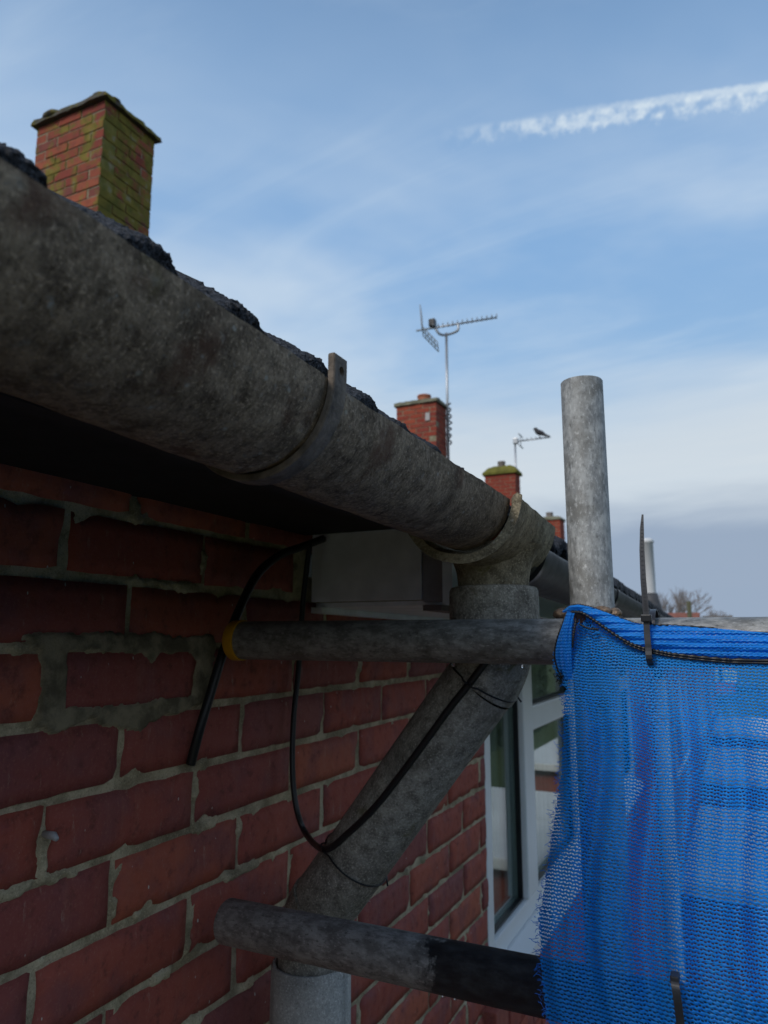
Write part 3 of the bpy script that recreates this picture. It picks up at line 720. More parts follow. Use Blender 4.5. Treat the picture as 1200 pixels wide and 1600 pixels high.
# --- aerials
def aerial(base, topz, boom_a, boom_b, cradle, label, refl=True):
    t = empty('television_aerial', base, label, 'aerial', 'aerials on the chimneys')
    mb = MB(); mb.tube([base, (base[0], base[1], topz)], .021, 10); mb.build('mast', ALU, t, True)
    A, B = Vector(boom_a), Vector(boom_b); d = (B - A).normalized(); side = d.cross(Vector((0, 0, 1))).normalized(); up = side.cross(d)
    mb = MB(); mb.tube([A, B], .015, 8); mb.build('boom', ALU, t, True)
    n = 14 if refl else 7
    for i in range(n):
        p = A + (B - A) * (.22 + .78 * i / (n - 1)); L = .085
        mb = MB(); mb.tube([p - side * L + up * .018, p + side * L + up * .018], .008, 6); mb.tube([p - up * .005, p + up * .022], .009, 6); mb.build('director', ALU, t)
    if refl:
        p = A + d * .10
        for s_ in (-1, 1):
            fr_ = MB(); q0 = p + up * .02 * s_; q1 = p - d * -.14 + up * .33 * s_ - d * .30 * (s_ > 0) * 0
            q1 = p + d * (.20 if s_ < 0 else .02) + up * (.32 * s_)
            for k in range(6):
                c_ = q0.lerp(q1, k / 5); fr_.tube([c_ - side * .20, c_ + side * .20], .008, 6)
            for w in (-.19, 0, .19): fr_.tube([q0 + side * w, q1 + side * w], .009, 6)
            fr_.build('reflector', ALU, t)
        mb = MB(); mb.box(p + d * .16 + Vector((-.05, -.05, .02)), p + d * .16 + Vector((.05, .05, .14)), .012); mb.build('dipole_box', BLACKP, t)
        top = Vector((base[0], base[1], topz)); c0 = A + d * cradle[0]; c1 = A + d * cradle[1]
        mb = MB(); mb.tube(spline([c0, c0 - up * .11 + d * .05, top + Vector((0, 0, -.03)), c1 - up * .11 - d * .03, c1], 8), .020, 8); mb.build('cradle', ALU, t, True)
    else:
        mb = MB(); mb.box(A + Vector((-.05, -.05, -.05)), A + Vector((.05, .05, .07)), .01); mb.build('clamp', ALU, t)
        for s_ in (-1, 1): 
            mb = MB(); q = A + d * .10; mb.tube([q - side * .16 + up * .12 * s_, q + side * .16 + up * .12 * s_], .012, 6); mb.tube([q, q + up * .12 * s_], .010, 6); mb.build('reflector', ALU, t)
    return t
m2 = atx(700, 690, -3.765); mt = Vector((m2.x, m2.y, 0)); 
s2 = m2.y / 1.0
def onpl(px, py, y): return aty(px, py, y)
ym = m2.y
mastbase = (m2.x, ym, 2.6); mtop = aty(700, 520, ym).z
A2 = aty(650, 517, ym - .25); B2 = aty(776, 496, ym + .15)
aer1 = aerial(mastbase, mtop, A2, B2, (.30, .66), 'long directional television aerial with grid reflector on tall chimney mast', True)
mb = MB()
for z in (3.05, 3.30): mb.box((-3.80, ym - .02, z), (m2.x + .03, ym + .03, z + .03))
mb.build('mast_bracket', ALU, aer1)
mb = MB(); zz = 3.0; pts = [(m2.x + .03 + .03 * math.sin(i * 1.7), ym + .02 * math.cos(i * 2.1), 2.9 + i * .028) for i in range(24)]; mb.tube(spline(pts, 3), .012, 6); mb.build('coiled_cable', BLACKC, aer1, True)
y3 = 14.3; b3 = aty(806, 735, y3); A3 = aty(806, 690, y3); B3 = aty(859, 683, y3)
aer2 = aerial((b3.x, y3, 2.4), A3.z + .06, A3, B3, None, 'small plain aerial with a bird perched near its tip', False)
mb = MB(); mb.box((-3.80, y3 - .02, 3.0), (b3.x + .02, y3 + .02, 3.03)); mb.build('mast_bracket', ALU, aer2)
# bird on the boom
bp = A3.lerp(B3, .72) + Vector((0, 0, .016)); dirb = (B3 - A3).normalized()
bm = bmesh.new(); bmesh.ops.create_uvsphere(bm, u_segments=16, v_segments=12, radius=1)
rot = dirb.to_track_quat('X', 'Z').to_matrix()
mb = MB(); pts = [bp + rot @ Vector(q) for q in ((.19, 0, .0), (.10, 0, .045), (.04, 0, .085), (-.03, 0, .12), (-.065, 0, .155), (-.075, 0, .185), (-.10, 0, .195), (-.135, 0, .188))]
mb.tube(spline(pts, 4), [v for q in zip([.012, .026, .05, .058, .045, .036, .030, .006][:-1], [.012, .026, .05, .058, .045, .036, .030, .006][1:]) for v in [q[0] + (q[1] - q[0]) * k / 4 for k in range(4)]] + [.004], 12)
bo = mb.build('bird', BIRD, None, True); tag(bo, 'small dark bird perched on the tip of the small aerial', 'bird')
mb = MB(); [mb.tube([bp + rot @ Vector((-.01, s_, .07)), bp + rot @ Vector((-.01, s_, 0))], .006, 6) for s_ in (-.02, .02)]; mb.build('leg', BIRD, bo); bm.free()

# --- flue and white waste pipe further on
fl = empty('roof_flue', (-.625, 6.35, .18), 'white round flue pipe with grey collar rising from far roof', 'flue')
mb = MB(); mb.lathe([(.0, .80), (.030, .815), (.052, .80), (.054, .775), (.046, .77), (.046, .30), (.046, .2)], (-.625, 6.35, 0), 24); mb.build('pipe', FLUE, fl, True)
mb = MB(); mb.lathe([(.047, .36), (.058, .36), (.066, .30), (.085, .24), (.10, .14)], (-.625, 6.35, 0), 20); mb.build('collar', LEAD, fl, True)
wp = empty('waste_pipe', (-.575, 6.05, -H), 'white plastic pipe running down the wall beyond the window', 'pipe')
mb = MB(); mb.tube([(-.575, 6.05, -H), (-.575, 6.05, -.30)], .055, 16); mb.build('pipe', WHITE, wp, True)
for z in (-.6, -2.2, -3.8):
    mb = MB(); mb.box((WX + .001, 5.98, z), (-.512, 6.12, z + .03), .004); mb.build('clip', WHITE, wp)

# --- single-storey extensions with pale flat roofs
for (a, b, x1, z1, lab) in ((7.5, 10.6, 2.2, -2.25, 'brick flat-roofed extension below the chimney with the long aerial'), (12.2, 15.2, 2.0, -2.1, 'brick flat-roofed extension further along the terrace'), (17, 20, 2.2, -2.0, 'brick flat-roofed extension at the far end of the terrace')):
    t = empty('extension', (.8, (a + b) / 2, -H), lab, 'extension', 'flat-roofed extensions of the terrace')
    mb = MB(); mb.box((WX + .003, a, -H), (x1, b, z1)); mb.build('wall', FARBRICK, t)
    mb = MB(); mb.box((WX + .004, a - .12, z1 + .003), (x1 + .12, b + .12, z1 + .12), .02); mb.build('roof', FELT, t)
    mb = MB(); mb.box((x1 * .3, a - .03, -H + .9), (x1 * .3 + 1.1, a - .004, -H + 2.0)); w = mb.build('window', WHITE, t)
    mb = MB(); mb.box((x1 * .3 + .06, a - .038, -H + .96), (x1 * .3 + 1.04, a - .032, -H + 1.94)); mb.build('pane', GLASS, w)

# --- houses, pole and trees far behind
def farhouse(x0, x1, y0, y1, eav, rdg, wall, roof, label, wins=True, group='far houses'):
    t = empty('house', ((x0 + x1) / 2, (y0 + y1) / 2, -H), label, 'house', group)
    mb = MB(); mb.box((x0, y0, -H), (x1, y1, eav)); mb.build('wall', wall, t)
    yc = (y0 + y1) / 2; o_ = .25; mb = MB()
    v = [(x0 - o_, y0 - o_, eav - .1), (x1 + o_, y0 - o_, eav - .1), (x1 + o_, y1 + o_, eav - .1), (x0 - o_, y1 + o_, eav - .1), (x0 - o_, yc, rdg), (x1 + o_, yc, rdg)]
    mb.add(v, [(0, 1, 5, 4), (2, 3, 4, 5), (0, 4, 3), (1, 2, 5), (3, 2, 1, 0)]); mb.build('roof', roof, t)
    if wins:
        n = 2
        for i in range(n):
            for z in (-H + 1.0, -H + 3.4):
                xc = x0 + (x1 - x0) * (i + .5) / n
                mb = MB(); mb.box((xc - .7, y0 - .03, z), (xc + .7, y0 - .004, z + 1.1)); w = mb.build('window', WHITE, t)
                mb = MB(); mb.box((xc - .62, y0 - .04, z + .08), (xc + .62, y0 - .034, z + 1.02)); mb.build('pane', GLASS, w)
    return t
p0 = atZ(1043, 966, 60); p1 = atZ(1092, 966, 60); p2 = atZ(1140, 966, 66); p3 = atZ(1086, 966, 66)
farhouse(p0.x, p1.x, 58, 66, p0.z - 1.9, p0.z + .35, FARBRICK, ROOFR, 'far house with red-brown roof beside the bare trees')
farhouse(p3.x + .6, p2.x, 74, 82, p2.z - 1.9, p2.z + .35, FARBRICK, ROOFB, 'far house with grey-brown roof beside the dark pole')
OPL = ['added opposite brick house behind the scaffold', 'added opposite brick house level with the scaffold', 'added opposite brick house facing the large window', 'added opposite brick house facing the first extension', 'added opposite brick house facing the second extension', 'added opposite brick house furthest along across the gardens']
for i in range(6):  # unseen row, added for window reflections and to block low sky light
    ya = -19 + i * 10.5; yb_ = ya + 9.6
    t = empty('house', (17, ya + 4.8, -H), OPL[i], 'house', 'added houses across the gardens')
    mb = MB(); mb.box((13, ya, -H), (21, yb_, .4)); mb.build('wall', FARBRICK, t)
    mb = MB(); y0, y1 = ya - .3, yb_ + .3
    mb.add([(12.6, y0, .3), (21.4, y0, .3), (21.4, y1, .3), (12.6, y1, .3), (17, y0, 3.3), (17, y1, 3.3)], [(0, 3, 5, 4), (1, 4, 5, 2), (0, 4, 1), (3, 2, 5), (0, 1, 2, 3)]); mb.build('roof', ROOFB, t)
    for yy in (1.2, 6.4):
        for z in (-H + 1, -H + 3.4):
            mb = MB(); mb.box((12.96, ya + yy, z), (12.996, ya + yy + 1.9, z + 1.15)); w = mb.build('window', WHITE, t)
            mb = MB(); mb.box((12.945, ya + yy + .08, z + .08), (12.955, ya + yy + 1.82, z + 1.07)); mb.build('pane', GLASS, w)
# evergreen screen added out of view to block low sky; window glass mirrors it
hg = empty('screen_hedge', (9.6, 14, -H), 'tall dark evergreen screen added out of view to block low sky light', 'screen_hedge')
vs, fs = [], []; hyn, hprof = 240, [(8.7, -H), (8.6, -3.2), (8.6, -1.6), (8.65, 0), (8.7, .7), (8.85, 1.3), (9.3, 1.6), (9.9, 1.6), (10.4, 1.2), (10.6, 0), (10.6, -H)]
hy_ = np.linspace(-14, 42, hyn); hp = np.array([(np.interp(t, range(len(hprof)), [p[0] for p in hprof]), np.interp(t, range(len(hprof)), [p[1] for p in hprof])) for t in np.linspace(0, len(hprof) - 1, 60)])
HY, HX = np.meshgrid(hy_, hp[:, 0], indexing='ij'); HZ = np.repeat(hp[None, :, 1], hyn, 0)
d1 = fbm(HY * .9, HZ * .9, HX * .9, 4) - .5; d2 = fbm(HY * 4, HZ * 4, HX * 4, 3) - .5
HX = HX + d1 * .9 + d2 * .35; HZ2 = HZ + (d1 * 1.1 + d2 * .4) * sst(HZ, -3, 1)
mesh('foliage', np.stack([HX, HY, HZ2], -1).reshape(-1, 3), [(a * 60 + b, (a + 1) * 60 + b, (a + 1) * 60 + b + 1, a * 60 + b + 1) for a in range(hyn - 1) for b in range(59)], HEDGE, hg)
lr = np.random.default_rng(5); N_ = 26000; ii = lr.integers(0, hyn, N_); jj = lr.integers(0, 52, N_)
cen = np.stack([HX, HY, HZ2], -1)[ii, jj] + lr.normal(0, .12, (N_, 3)); dirs = lr.normal(0, 1, (N_, 2, 3)) * .055
lv_ = np.concatenate([cen[:, None] - dirs[:, :1], cen[:, None] + dirs[:, 1:], cen[:, None] + dirs[:, :1], cen[:, None] - dirs[:, 1:]], 1).reshape(-1, 3)
mesh('leaf_sprays', lv_, [(4 * a, 4 * a + 1, 4 * a + 2, 4 * a + 3) for a in range(N_)], HEDGE, hg, kind='stuff')
pp = atZ(1078, 968, 46)
po = MB(); po.tube([(pp.x, pp.y, -H), (pp.x, pp.y, atZ(1077, 939, 46).z)], .14, 12); tag(po.build('wooden_pole', POLE, None, True), 'dark mossy wooden pole standing before the far roofs', 'pole')
def tree(x, y, h, spread, seed, label):
    rd = random.Random(seed); t = empty('bare_tree', (x, y, -H), label, 'tree', 'bare winter trees in the distance')
    tr = MB(); cr = MB()
    def grow(p, d, L, r, lev):
        q = p + d * L; mid = p.lerp(q, .5) + Vector((rd.uniform(-1, 1), rd.uniform(-1, 1), 0)) * L * .06
        (tr if lev < 2 else cr).tube([p, mid, q], [r, r * .85, r * .7], 6 if lev < 2 else 4, False)
        if lev >= 6: return
        for _ in range(3 if lev < 5 else 2):
            nd = (d + Vector((rd.uniform(-1, 1), rd.uniform(-1, 1), rd.uniform(-.15, .7))) * spread).normalized()
            grow(q, nd, L * rd.uniform(.60, .82), r * .62, lev + 1)
    grow(Vector((x, y, -H)), Vector((0, 0, 1)), h * .28, h * .022, 0)
    tr.build('trunk', BARK, t, True); cr.build('crown', BARK, t)
for i, (px, top, Z, sp, lb) in enumerate(((1028, 938, 84, .55, 'bare tree with rounded twiggy crown, next to the white flue'), (1050, 928, 92, .6, 'taller bare tree with wide twiggy crown next to the dark pole'), (1116, 958, 110, .6, 'low bare tree showing above the grey-brown roof'))):
    b_ = atZ(px, 985, Z); hh = atZ(px, top, Z).z + H
    tree(b_.x, b_.y, hh * 1.18, sp, 11 + i, lb)

# ================================================================== GUTTER
GX = -.270
def grim(y): return .1632 - .0165 * y
def trough(name, y0, y1, Ro, th, zf, parent, mat, seed=0, res=.006, gx=GX, wob=.0009, lip=.0):
    n = max(2, int((y1 - y0) / res)); na = 46; vs = []
    ys = np.linspace(y0, y1, n)
    A = np.linspace(0, math.pi, na)
    out = [(Ro, a) for a in A]; rim = [(Ro - th * .5, math.pi + .045)]; inn = [(Ro - th, a) for a in A[::-1]]; rim2 = [(Ro - th * .5, -.045)]
    prof = out + rim + inn + rim2; m = len(prof)
    rr = np.array([p[0] for p in prof]); aa = np.array([p[1] for p in prof])
    Yg, Ag = np.meshgrid(ys, aa, indexing='ij'); Rg = np.repeat(rr[None], n, 0)
    nz_ = (fbm(Yg * 40 + seed, Ag * 4, 0, 3) - .5) * 2 * wob + (fbm(Yg * 6 + seed, Ag * 1.2, 4, 2) - .5) * wob * 2.2
    Rg = Rg + nz_ + lip * np.exp(-((Yg - y0) / .012) ** 2)
    X = gx + Rg * np.cos(Ag); Z = zf(Yg) - Rg * np.sin(Ag) + (fbm(Yg * 55 + seed, Ag * 3, 7, 3) - .5) * wob * 2.5 * (abs(Ag) < .06)
    v = np.stack([X, Yg, Z], -1).reshape(-1, 3)
    f = [(i * m + j, i * m + (j + 1) % m, (i + 1) * m + (j + 1) % m, (i + 1) * m + j) for i in range(n - 1) for j in range(m)]
    f += [tuple(range(m))[::-1], tuple((n - 1) * m + j for j in range(m))]
    o = mesh(name, v, f, mat, parent); return autosmooth(o, 50)
gut = empty('rain_gutter', (GX, .1, grim(.1) - .06), 'weathered mottled grey cement half-round gutter under the black tiles', 'gutter')
trough('gutter_section', -.62, .365, .0553, .0085, grim, gut, CEM, 1)
trough('gutter_section', .362, .772, .0536, .008, grim, gut, CEM, 31)
# outlet piece: bigger trough with a lip, running into a round spigot
OY, OX = .878, -.270
out = trough('outlet', .757, .945, .0645, .010, lambda y: grim(y) + .0010 - .045 * np.maximum(y - .80, 0), gut, CEM2, 71, .004, lip=.0065)
mb = MB(); prof = []
for i in range(15):
    t = i / 14; z = .112 - .056 * t; r_ = .0435 + .0185 * (1 - t) ** 2.6; prof.append((r_, z))
prof += [(.0432, .04), (.0432, .0)]
mb.lathe(prof, (OX, OY, 0), 48); autosmooth(mb.build('spigot', CEM2, out), 60)
# bracket strap with its upright ear
br = MB(); y0, y1 = .3700, .3865; zc = grim(.378); rI, rO = .0541, .0590; pts_o, pts_i = [], []
for i in range(40):
    a = math.pi * (1.02 - 1.02 * i / 39)
    pts_o.append((GX + rO * math.cos(a), zc - rO * math.sin(a))); pts_i.append((GX + rI * math.cos(a), zc - rI * math.sin(a)))
ear = .0165
pts_o += [(GX + rO + .0002, zc + ear * .5), (GX + rO + .0002, zc + ear)]; pts_i += [(GX + rI, zc + ear * .5), (GX + rI, zc + ear)]
n = len(pts_o); vs = []
for y in (y0, y1):
    vs += [(x, y, z) for x, z in pts_o] + [(x, y, z) for x, z in pts_i]
fs = []
for i in range(n - 1):
    fs += [(i, i + 1, 2 * n + i + 1, 2 * n + i), (n + i, 3 * n + i, 3 * n + i + 1, n + i + 1), (i, n + i, n + i + 1, i + 1), (2 * n + i, 2 * n + i + 1, 3 * n + i + 1, 3 * n + i)]
fs += [(n - 1, 2 * n - 1, 4 * n - 1, 3 * n - 1), (0, 2 * n, 3 * n, n)]
br.add(vs, fs); bro = br.build('bracket', STEEL, gut)
bm = bmesh.new(); bm.from_mesh(bro.data); bmesh.ops.bevel(bm, geom=[e_ for e_ in bm.edges if len(e_.link_faces) == 2 and e_.calc_face_angle(0) > .9], offset=.0008, segments=1, affect='EDGES'); bm.to_mesh(bro.data); bm.free(); autosmooth(bro, 35)
cut = MB(); hz = zc + ear * .42; hy = (y0 + y1) / 2 + .001; hx = GX + rO
cut.tube([(hx - .012, hy, hz), (hx + .008, hy, hz)], .0030, 20)
co = cut.build('hole_cutter', None); co.hide_render = True
md = bro.modifiers.new('hole', 'BOOLEAN'); md.object = co; md.operation = 'DIFFERENCE'; md.solver = 'EXACT'
dg = bpy.context.evaluated_depsgraph_get(); me2 = bpy.data.meshes.new_from_object(bro.evaluated_get(dg)); bro.modifiers.clear(); bro.data = me2; bpy.data.objects.remove(co)
# the far length beyond the outlet: dark plastic
far = empty('rain_gutter', (GX, 3, .05), 'dark grey plastic gutter running on past the cement outlet', 'gutter')
gf = lambda y: .1425 - .027 * y
trough('gutter_section', .930, 3.4, .0475, .004, gf, far, DGUT, 5, .03, wob=.0004)
trough('gutter_section', 3.39, 6.9, .0470, .004, gf, far, DGUT, 6, .1, wob=.0004)
mb = MB()
for yb_ in (.948,):
    for i in range(30):
        a = math.pi * i / 29
    mb2 = trough('seal', .944, .957, .0535, .006, gf, far, BLACKP, 8, .004, wob=.0002)
for yb_ in (1.6, 2.5, 3.4, 4.6, 5.8): trough('bracket', yb_, yb_ + .025, .0505, .003, gf, far, BLACKP, 9, .01, wob=.0001)

# ================================================================== DOWNPIPE
dp = empty('downpipe', (-.546, .915, -H), 'grey cement downpipe bending back from the outlet to the brick wall', 'downpipe')
LX, LY = -.546, .915
P = [(OX, OY, .055), (OX, OY, -.012), (OX - .003, OY, -.028), (OX - .016, OY + .002, -.052), (OX - .040, OY + .005, -.079)]
Q = [(LX + .042, LY - .005, -.322), (LX + .016, LY - .002, -.351), (LX + .003, LY, -.378), (LX, LY, -.398), (LX, LY, -.47)]
def dense(pts, st=.006):
    out_ = [Vector(pts[0])]
    for a, b in zip(pts[:-1], pts[1:]):
        a, b = Vector(a), Vector(b); k = max(1, int((b - a).length / st)); out_ += [a.lerp(b, (i + 1) / k) for i in range(k)]
    return out_
path = dense(spline([P[0], P[1]], 4)[:-1] + spline(P[1:] + Q[:-1], 8) + [Q[-1]])
mb = MB(); mb.tube(path, .0445, 48); off_ = autosmooth(mb.build('offset_bend', CEM3, dp), 60)
mb = MB(); mb.lathe([(.0435, .045), (.0435, .0595), (.0475, .0622), (.0525, .0610), (.0545, .057), (.0548, .045), (.0550, .0), (.0545, -.018), (.044, -.030), (.0425, -.032)], (OX, OY, 0), 56)
sk = autosmooth(mb.build('socket', CEM3, dp), 45)
mb = MB(); z0 = -.424
mb.lathe([(.0462, z0 - .05), (.0462, z0 - .004), (.0480, z0), (.0510, z0), (.0530, z0 - .004), (.0535, z0 - .085), (.0520, z0 - .098), (.046, z0 - .115), (.0428, z0 - .12), (.0425, z0 - .3), (.0425, -H + .05)], (LX, LY, 0), 56)
autosmooth(mb.build('lower_pipe', CEM4, dp), 45)
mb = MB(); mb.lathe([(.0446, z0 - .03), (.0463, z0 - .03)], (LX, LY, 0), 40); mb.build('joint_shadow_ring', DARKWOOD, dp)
# raised maker's lettering on the socket
fc = bpy.data.curves.new('lettering', 'FONT'); fc.body = 'EVERITE'; fc.size = .0125; fc.extrude = .0006; fc.align_x = 'CENTER'; fc.space_character = 1.12
fo = bpy.data.objects.new('lettering', fc); col.objects.link(fo); bpy.context.view_layer.update()
tm = bpy.data.meshes.new_from_object(fo.evaluated_get(bpy.context.evaluated_depsgraph_get())); bpy.data.objects.remove(fo)
bm = bmesh.new(); bm.from_mesh(tm); bmesh.ops.subdivide_edges(bm, edges=[e_ for e_ in bm.edges if e_.calc_length() > .003], cuts=2)
vdir = math.atan2(-OY, -OX) - .30               # azimuth of the side that carries the letters
for w in bm.verts:
    a = vdir + w.co.x / .0548; r_ = .0549 + w.co.z
    w.co = Vector((OX + r_ * math.cos(a), OY + r_ * math.sin(a), .0325 + w.co.y))
bm.verts.index_update(); lv = [w.co[:] for w in bm.verts]; lf = [tuple(w.index for w in f.verts) for f in bm.faces]; bm.free()
lo = mesh('lettering', lv, lf, CEM3, sk)

# ================================================================== CABLES
cb1 = [atx(px, py, x) for px, py, x in ((505, 842, -.60), (470, 855, -.605), (436, 868, -.608), (402, 898, -.608), (374, 952, -.608), (350, 1015, -.609), (330, 1080, -.612), (312, 1140, -.617), (298, 1194, -.628))]
mb = MB(); mb.tube(spline(cb1, 10), .0062, 12); tag(mb.build('thick_cable', BLACKC, None, True), 'thick black cable curving from the eaves into the brickwork', 'cable')
axA, axB = Vector(P[4]), Vector(Q[0])
def on_pipe(px, py, lift=.003):
    d = ray(px, py); dn = d.normalized(); w = (axB - axA).normalized()
    # closest approach, then step towards the camera onto the surface
    b = dn.dot(w); wo_ = -axA; dd, ee = dn.dot(wo_), w.dot(wo_); t = (b * ee - dd) / (1 - b * b); 
    pt = dn * t; s_ = axA + w * ((pt - axA).dot(w)); dist = (pt - s_).length; r_ = .0445 + lift
    back = math.sqrt(max(r_ * r_ - dist * dist, .0004)) / math.sqrt(1 - b * b)
    return dn * (t - back)
cb2 = [atx(484, 850, -.60), atx(474, 935, -.612), atx(467, 1040, -.615), atx(459, 1120, -.612), atx(457, 1200, -.606), atx(463, 1262, -.595), atx(479, 1304, -.575)]
pt2 = [on_pipe(*q) for q in ((508, 1327), (545, 1301), (585, 1262), (622, 1216), (660, 1165), (700, 1110), (735, 1066), (762, 1030))]
mb = MB(); mb.tube(spline(cb2 + pt2, 10), .0042, 12); tag(mb.build('thin_cable', BLACKC, None, True), 'thin black cable looping down and tied along the sloping pipe', 'cable')
def ring_tie(px, py, lab, tail):
    w = (axB - axA).normalized(); c0 = on_pipe(px, py); ce = axA + w * ((c0 - axA).dot(w)); u = (c0 - ce).normalized(); v_ = w.cross(u)
    mb = MB(); pts = [ce + (u * math.cos(a) + v_ * math.sin(a)) * (.0460 + (.0065 if abs(a) < .25 or abs(a - 2 * math.pi) < .25 else 0)) + w * .004 * math.sin(a) for a in np.linspace(0, 2 * math.pi, 49)]
    mb.tube(pts, .0011, 6)
    e_ = max(pts, key=lambda p: (p.x * .9 + p.y * .43)); mb.tube([e_, e_ + Vector(tail) * .5, e_ + Vector(tail)], .0012, 6)
    tag(mb.build('wire_tie', BLACKC, None, True), lab, 'wire tie', 'wire ties round the sloping pipe')
ring_tie(508, 1326, 'thin wire tie round the lower bend of the sloping pipe', (.004, -.004, -.014)); ring_tie(733, 1068, 'thin wire tie round the top of the sloping pipe', (.006, 0, -.008))

# ================================================================== SCAFFOLD
def steel_tube(name, a, b, mat, label, cat='scaffold tube', hollow=True, r=.02415):
    a, b = Vector(a), Vector(b); L = (b - a).length; n = 48; mb = MB()
    prof = [(r - .004, .03), (r - .004, .0012), (r - .0032, 0), (r - .0008, 0), (r, .0012), (r, L - .0012), (r - .0008, L), (r - .0032, L), (r - .004, L - .0012), (r - .004, L - .06), (0.0005, L - .0605)]
    mb.lathe(prof, (0, 0, 0), n)
    me = bpy.data.meshes.new(name); me.from_pydata(mb.v, [], mb.f); me.materials.append(mat); me.update()
    o = bpy.data.objects.new(name, me); o.rotation_euler = (b - a).to_track_quat('Z', 'Y').to_euler(); link(o, None, a + Vector((0, 0, H)))
    autosmooth(o, 40); tag(o, label, cat, 'scaffold tubes'); return o
SX, SY = -.1445, .845
std = steel_tube('scaffold_standard', (SX, SY, -H), (SX - .0005, SY, .2985), GALV, 'upright galvanised scaffold tube standing clear of the net')
RY = .788
rail = steel_tube('scaffold_rail', (-.582, RY - .004, -.003), (1.25, RY + .004, -.007), GALVD, 'dirty scaffold rail at gutter height with yellow end cap')
capm = MB(); d = Vector((1, 0, 0)); capm.tube([(-.593, RY - .004, -.003), (-.590, RY - .004, -.003), (-.577, RY - .004, -.003)], [.0235, .0258, .0258], 40); 
yc_ = autosmooth(capm.build('end_cap', YELLOW, None), 40); yc_.parent = rail; bpy.context.view_layer.update(); yc_.matrix_parent_inverse = rail.matrix_world.inverted()
low = steel_tube('scaffold_rail', (-.560, .747, -.324), (1.2, .652, -.290), GALVP, 'lower scaffold rail with black painted stretch going behind the net')
# coupler clamping the rail to the upright
cp = empty('scaffold_coupler', (SX, .815, 0), 'rusty scaffold coupler with bolt under the gathered net', 'coupler')
mb = MB(); n_ = 44
mb.lathe([(.0246, -.030), (.0315, -.030), (.0325, -.026), (.0325, .018), (.0310, .0235), (.0246, .0235)], (SX, SY, 0), n_); autosmooth(mb.build('upright_clamp', RUST, cp), 40)
mb = MB()
for (dx, dy, dz, r_) in ((-.027, -.029, .026, .0095), (.014, -.031, .028, .0085), (.004, -.033, .027, .0075), (.024, -.024, .026, .0080), (-.011, -.034, .028, .0075), (-.019, -.031, .029, .006)):
    bm = bmesh.new(); bmesh.ops.create_icosphere(bm, subdivisions=3, radius=r_)
    for w in bm.verts: w.co = Vector((SX + dx, SY + dy, dz)) + Vector((w.co.x * 1.25, w.co.y, w.co.z * .75)) * (1 + .4 * (float(fbm(w.co.x * 160 + dx * 99, w.co.y * 160, w.co.z * 160, 3)) - .5))
    bm.verts.index_update(); mb.add([w.co[:] for w in bm.verts], [tuple(w.index for w in f.verts) for f in bm.faces]); bm.free()
mb.build('clamp_lugs', RUSTL, cp, True)
mb = MB(); mb.tube([(SX - .026, .79, .024), (SX - .026, .752, .024)], .0105, 6); mb.tube([(SX - .026, .80, .024), (SX - .026, .748, .024)], .0075, 16)
bb = aty(905, 963, .752); mb = MB(); mb.tube([bb + Vector((0, .05, 0)), bb + Vector((0, .004, 0))], .0085, 6); mb.tube([bb + Vector((0, .05, 0)), bb], .0066, 18); autosmooth(mb.build('bolt', RUST, cp), 40)
mb = MB()
for s_ in (-1, 1):
    a0 = np.linspace(.2, 2 * math.pi + .2, 33)
    mb.tube([(SX + .0 + s_ * .013, RY + .0292 * math.cos(a), -.004 + .0292 * math.sin(a)) for a in a0], .0042, 8)
mb.build('rail_clamp', RUST, cp, True)

for i in range(5):
    x0 = -.46 + i * .236; mb = MB(); mb.box((x0, -3.0, -1.60), (x0 + .225, .74, -1.562), .003)
    tag(mb.build('scaffold_board', BOARD), ['worn scaffold board next to the brick wall', 'worn scaffold board second from the brick wall', 'worn scaffold board in the middle of the platform', 'worn scaffold board second from the open side', 'worn scaffold board on the open side of the platform'][i], 'scaffold board', 'scaffold boards of the platform')
for y in (-2.6, -.9, .62): steel_tube('scaffold_transom', (-.56, y, -1.6245), (1.0, y, -1.6245), GALVD, ['scaffold tube under the boards at their far end', 'scaffold tube under the middle of the boards', 'scaffold tube under the boards next to the net'][(-2.6, -.9, .62).index(y)])

# ================================================================== NET
NL = [(aty(px, py, y), y) for px, py, y in ((889, 952, .752), (880, 985, .750), (870, 1020, .750), (868, 1040, .7500), (884, 1075, .745), (880, 1120, .738), (874, 1200, .722), (863, 1290, .705), (851, 1380, .690), (840, 1432, .682), (844, 1500, .672), (856, 1590, .660))]
zl = np.array([p.z for p, _ in NL])[::-1]; xl = np.array([p.x for p, _ in NL])[::-1]; yl = np.array([y for _, y in NL])[::-1]
HEM = [aty(px, py, .753) for px, py in ((882, 954), (892, 947), (905, 945), (922, 948), (940, 954), (965, 963), (990, 973), (1010, 976), (1050, 977), (1110, 981), (1200, 989))]
LN2 = [aty(px, py, .748) for px, py in ((893, 957), (910, 958), (930, 970), (950, 984), (975, 1000), (1000, 1011), (1030, 1018), (1060, 1023), (1130, 1030), (1200, 1032))]
hx = np.array([p.x for p in HEM] + [.3, 1.2]); hz = np.array([p.z for p in HEM] + [-.004, -.004])
lx = np.array([p.x for p in LN2] + [.3, 1.2]); lz = np.array([p.z for p in LN2] + [-.022, -.022])
ZB = -.62
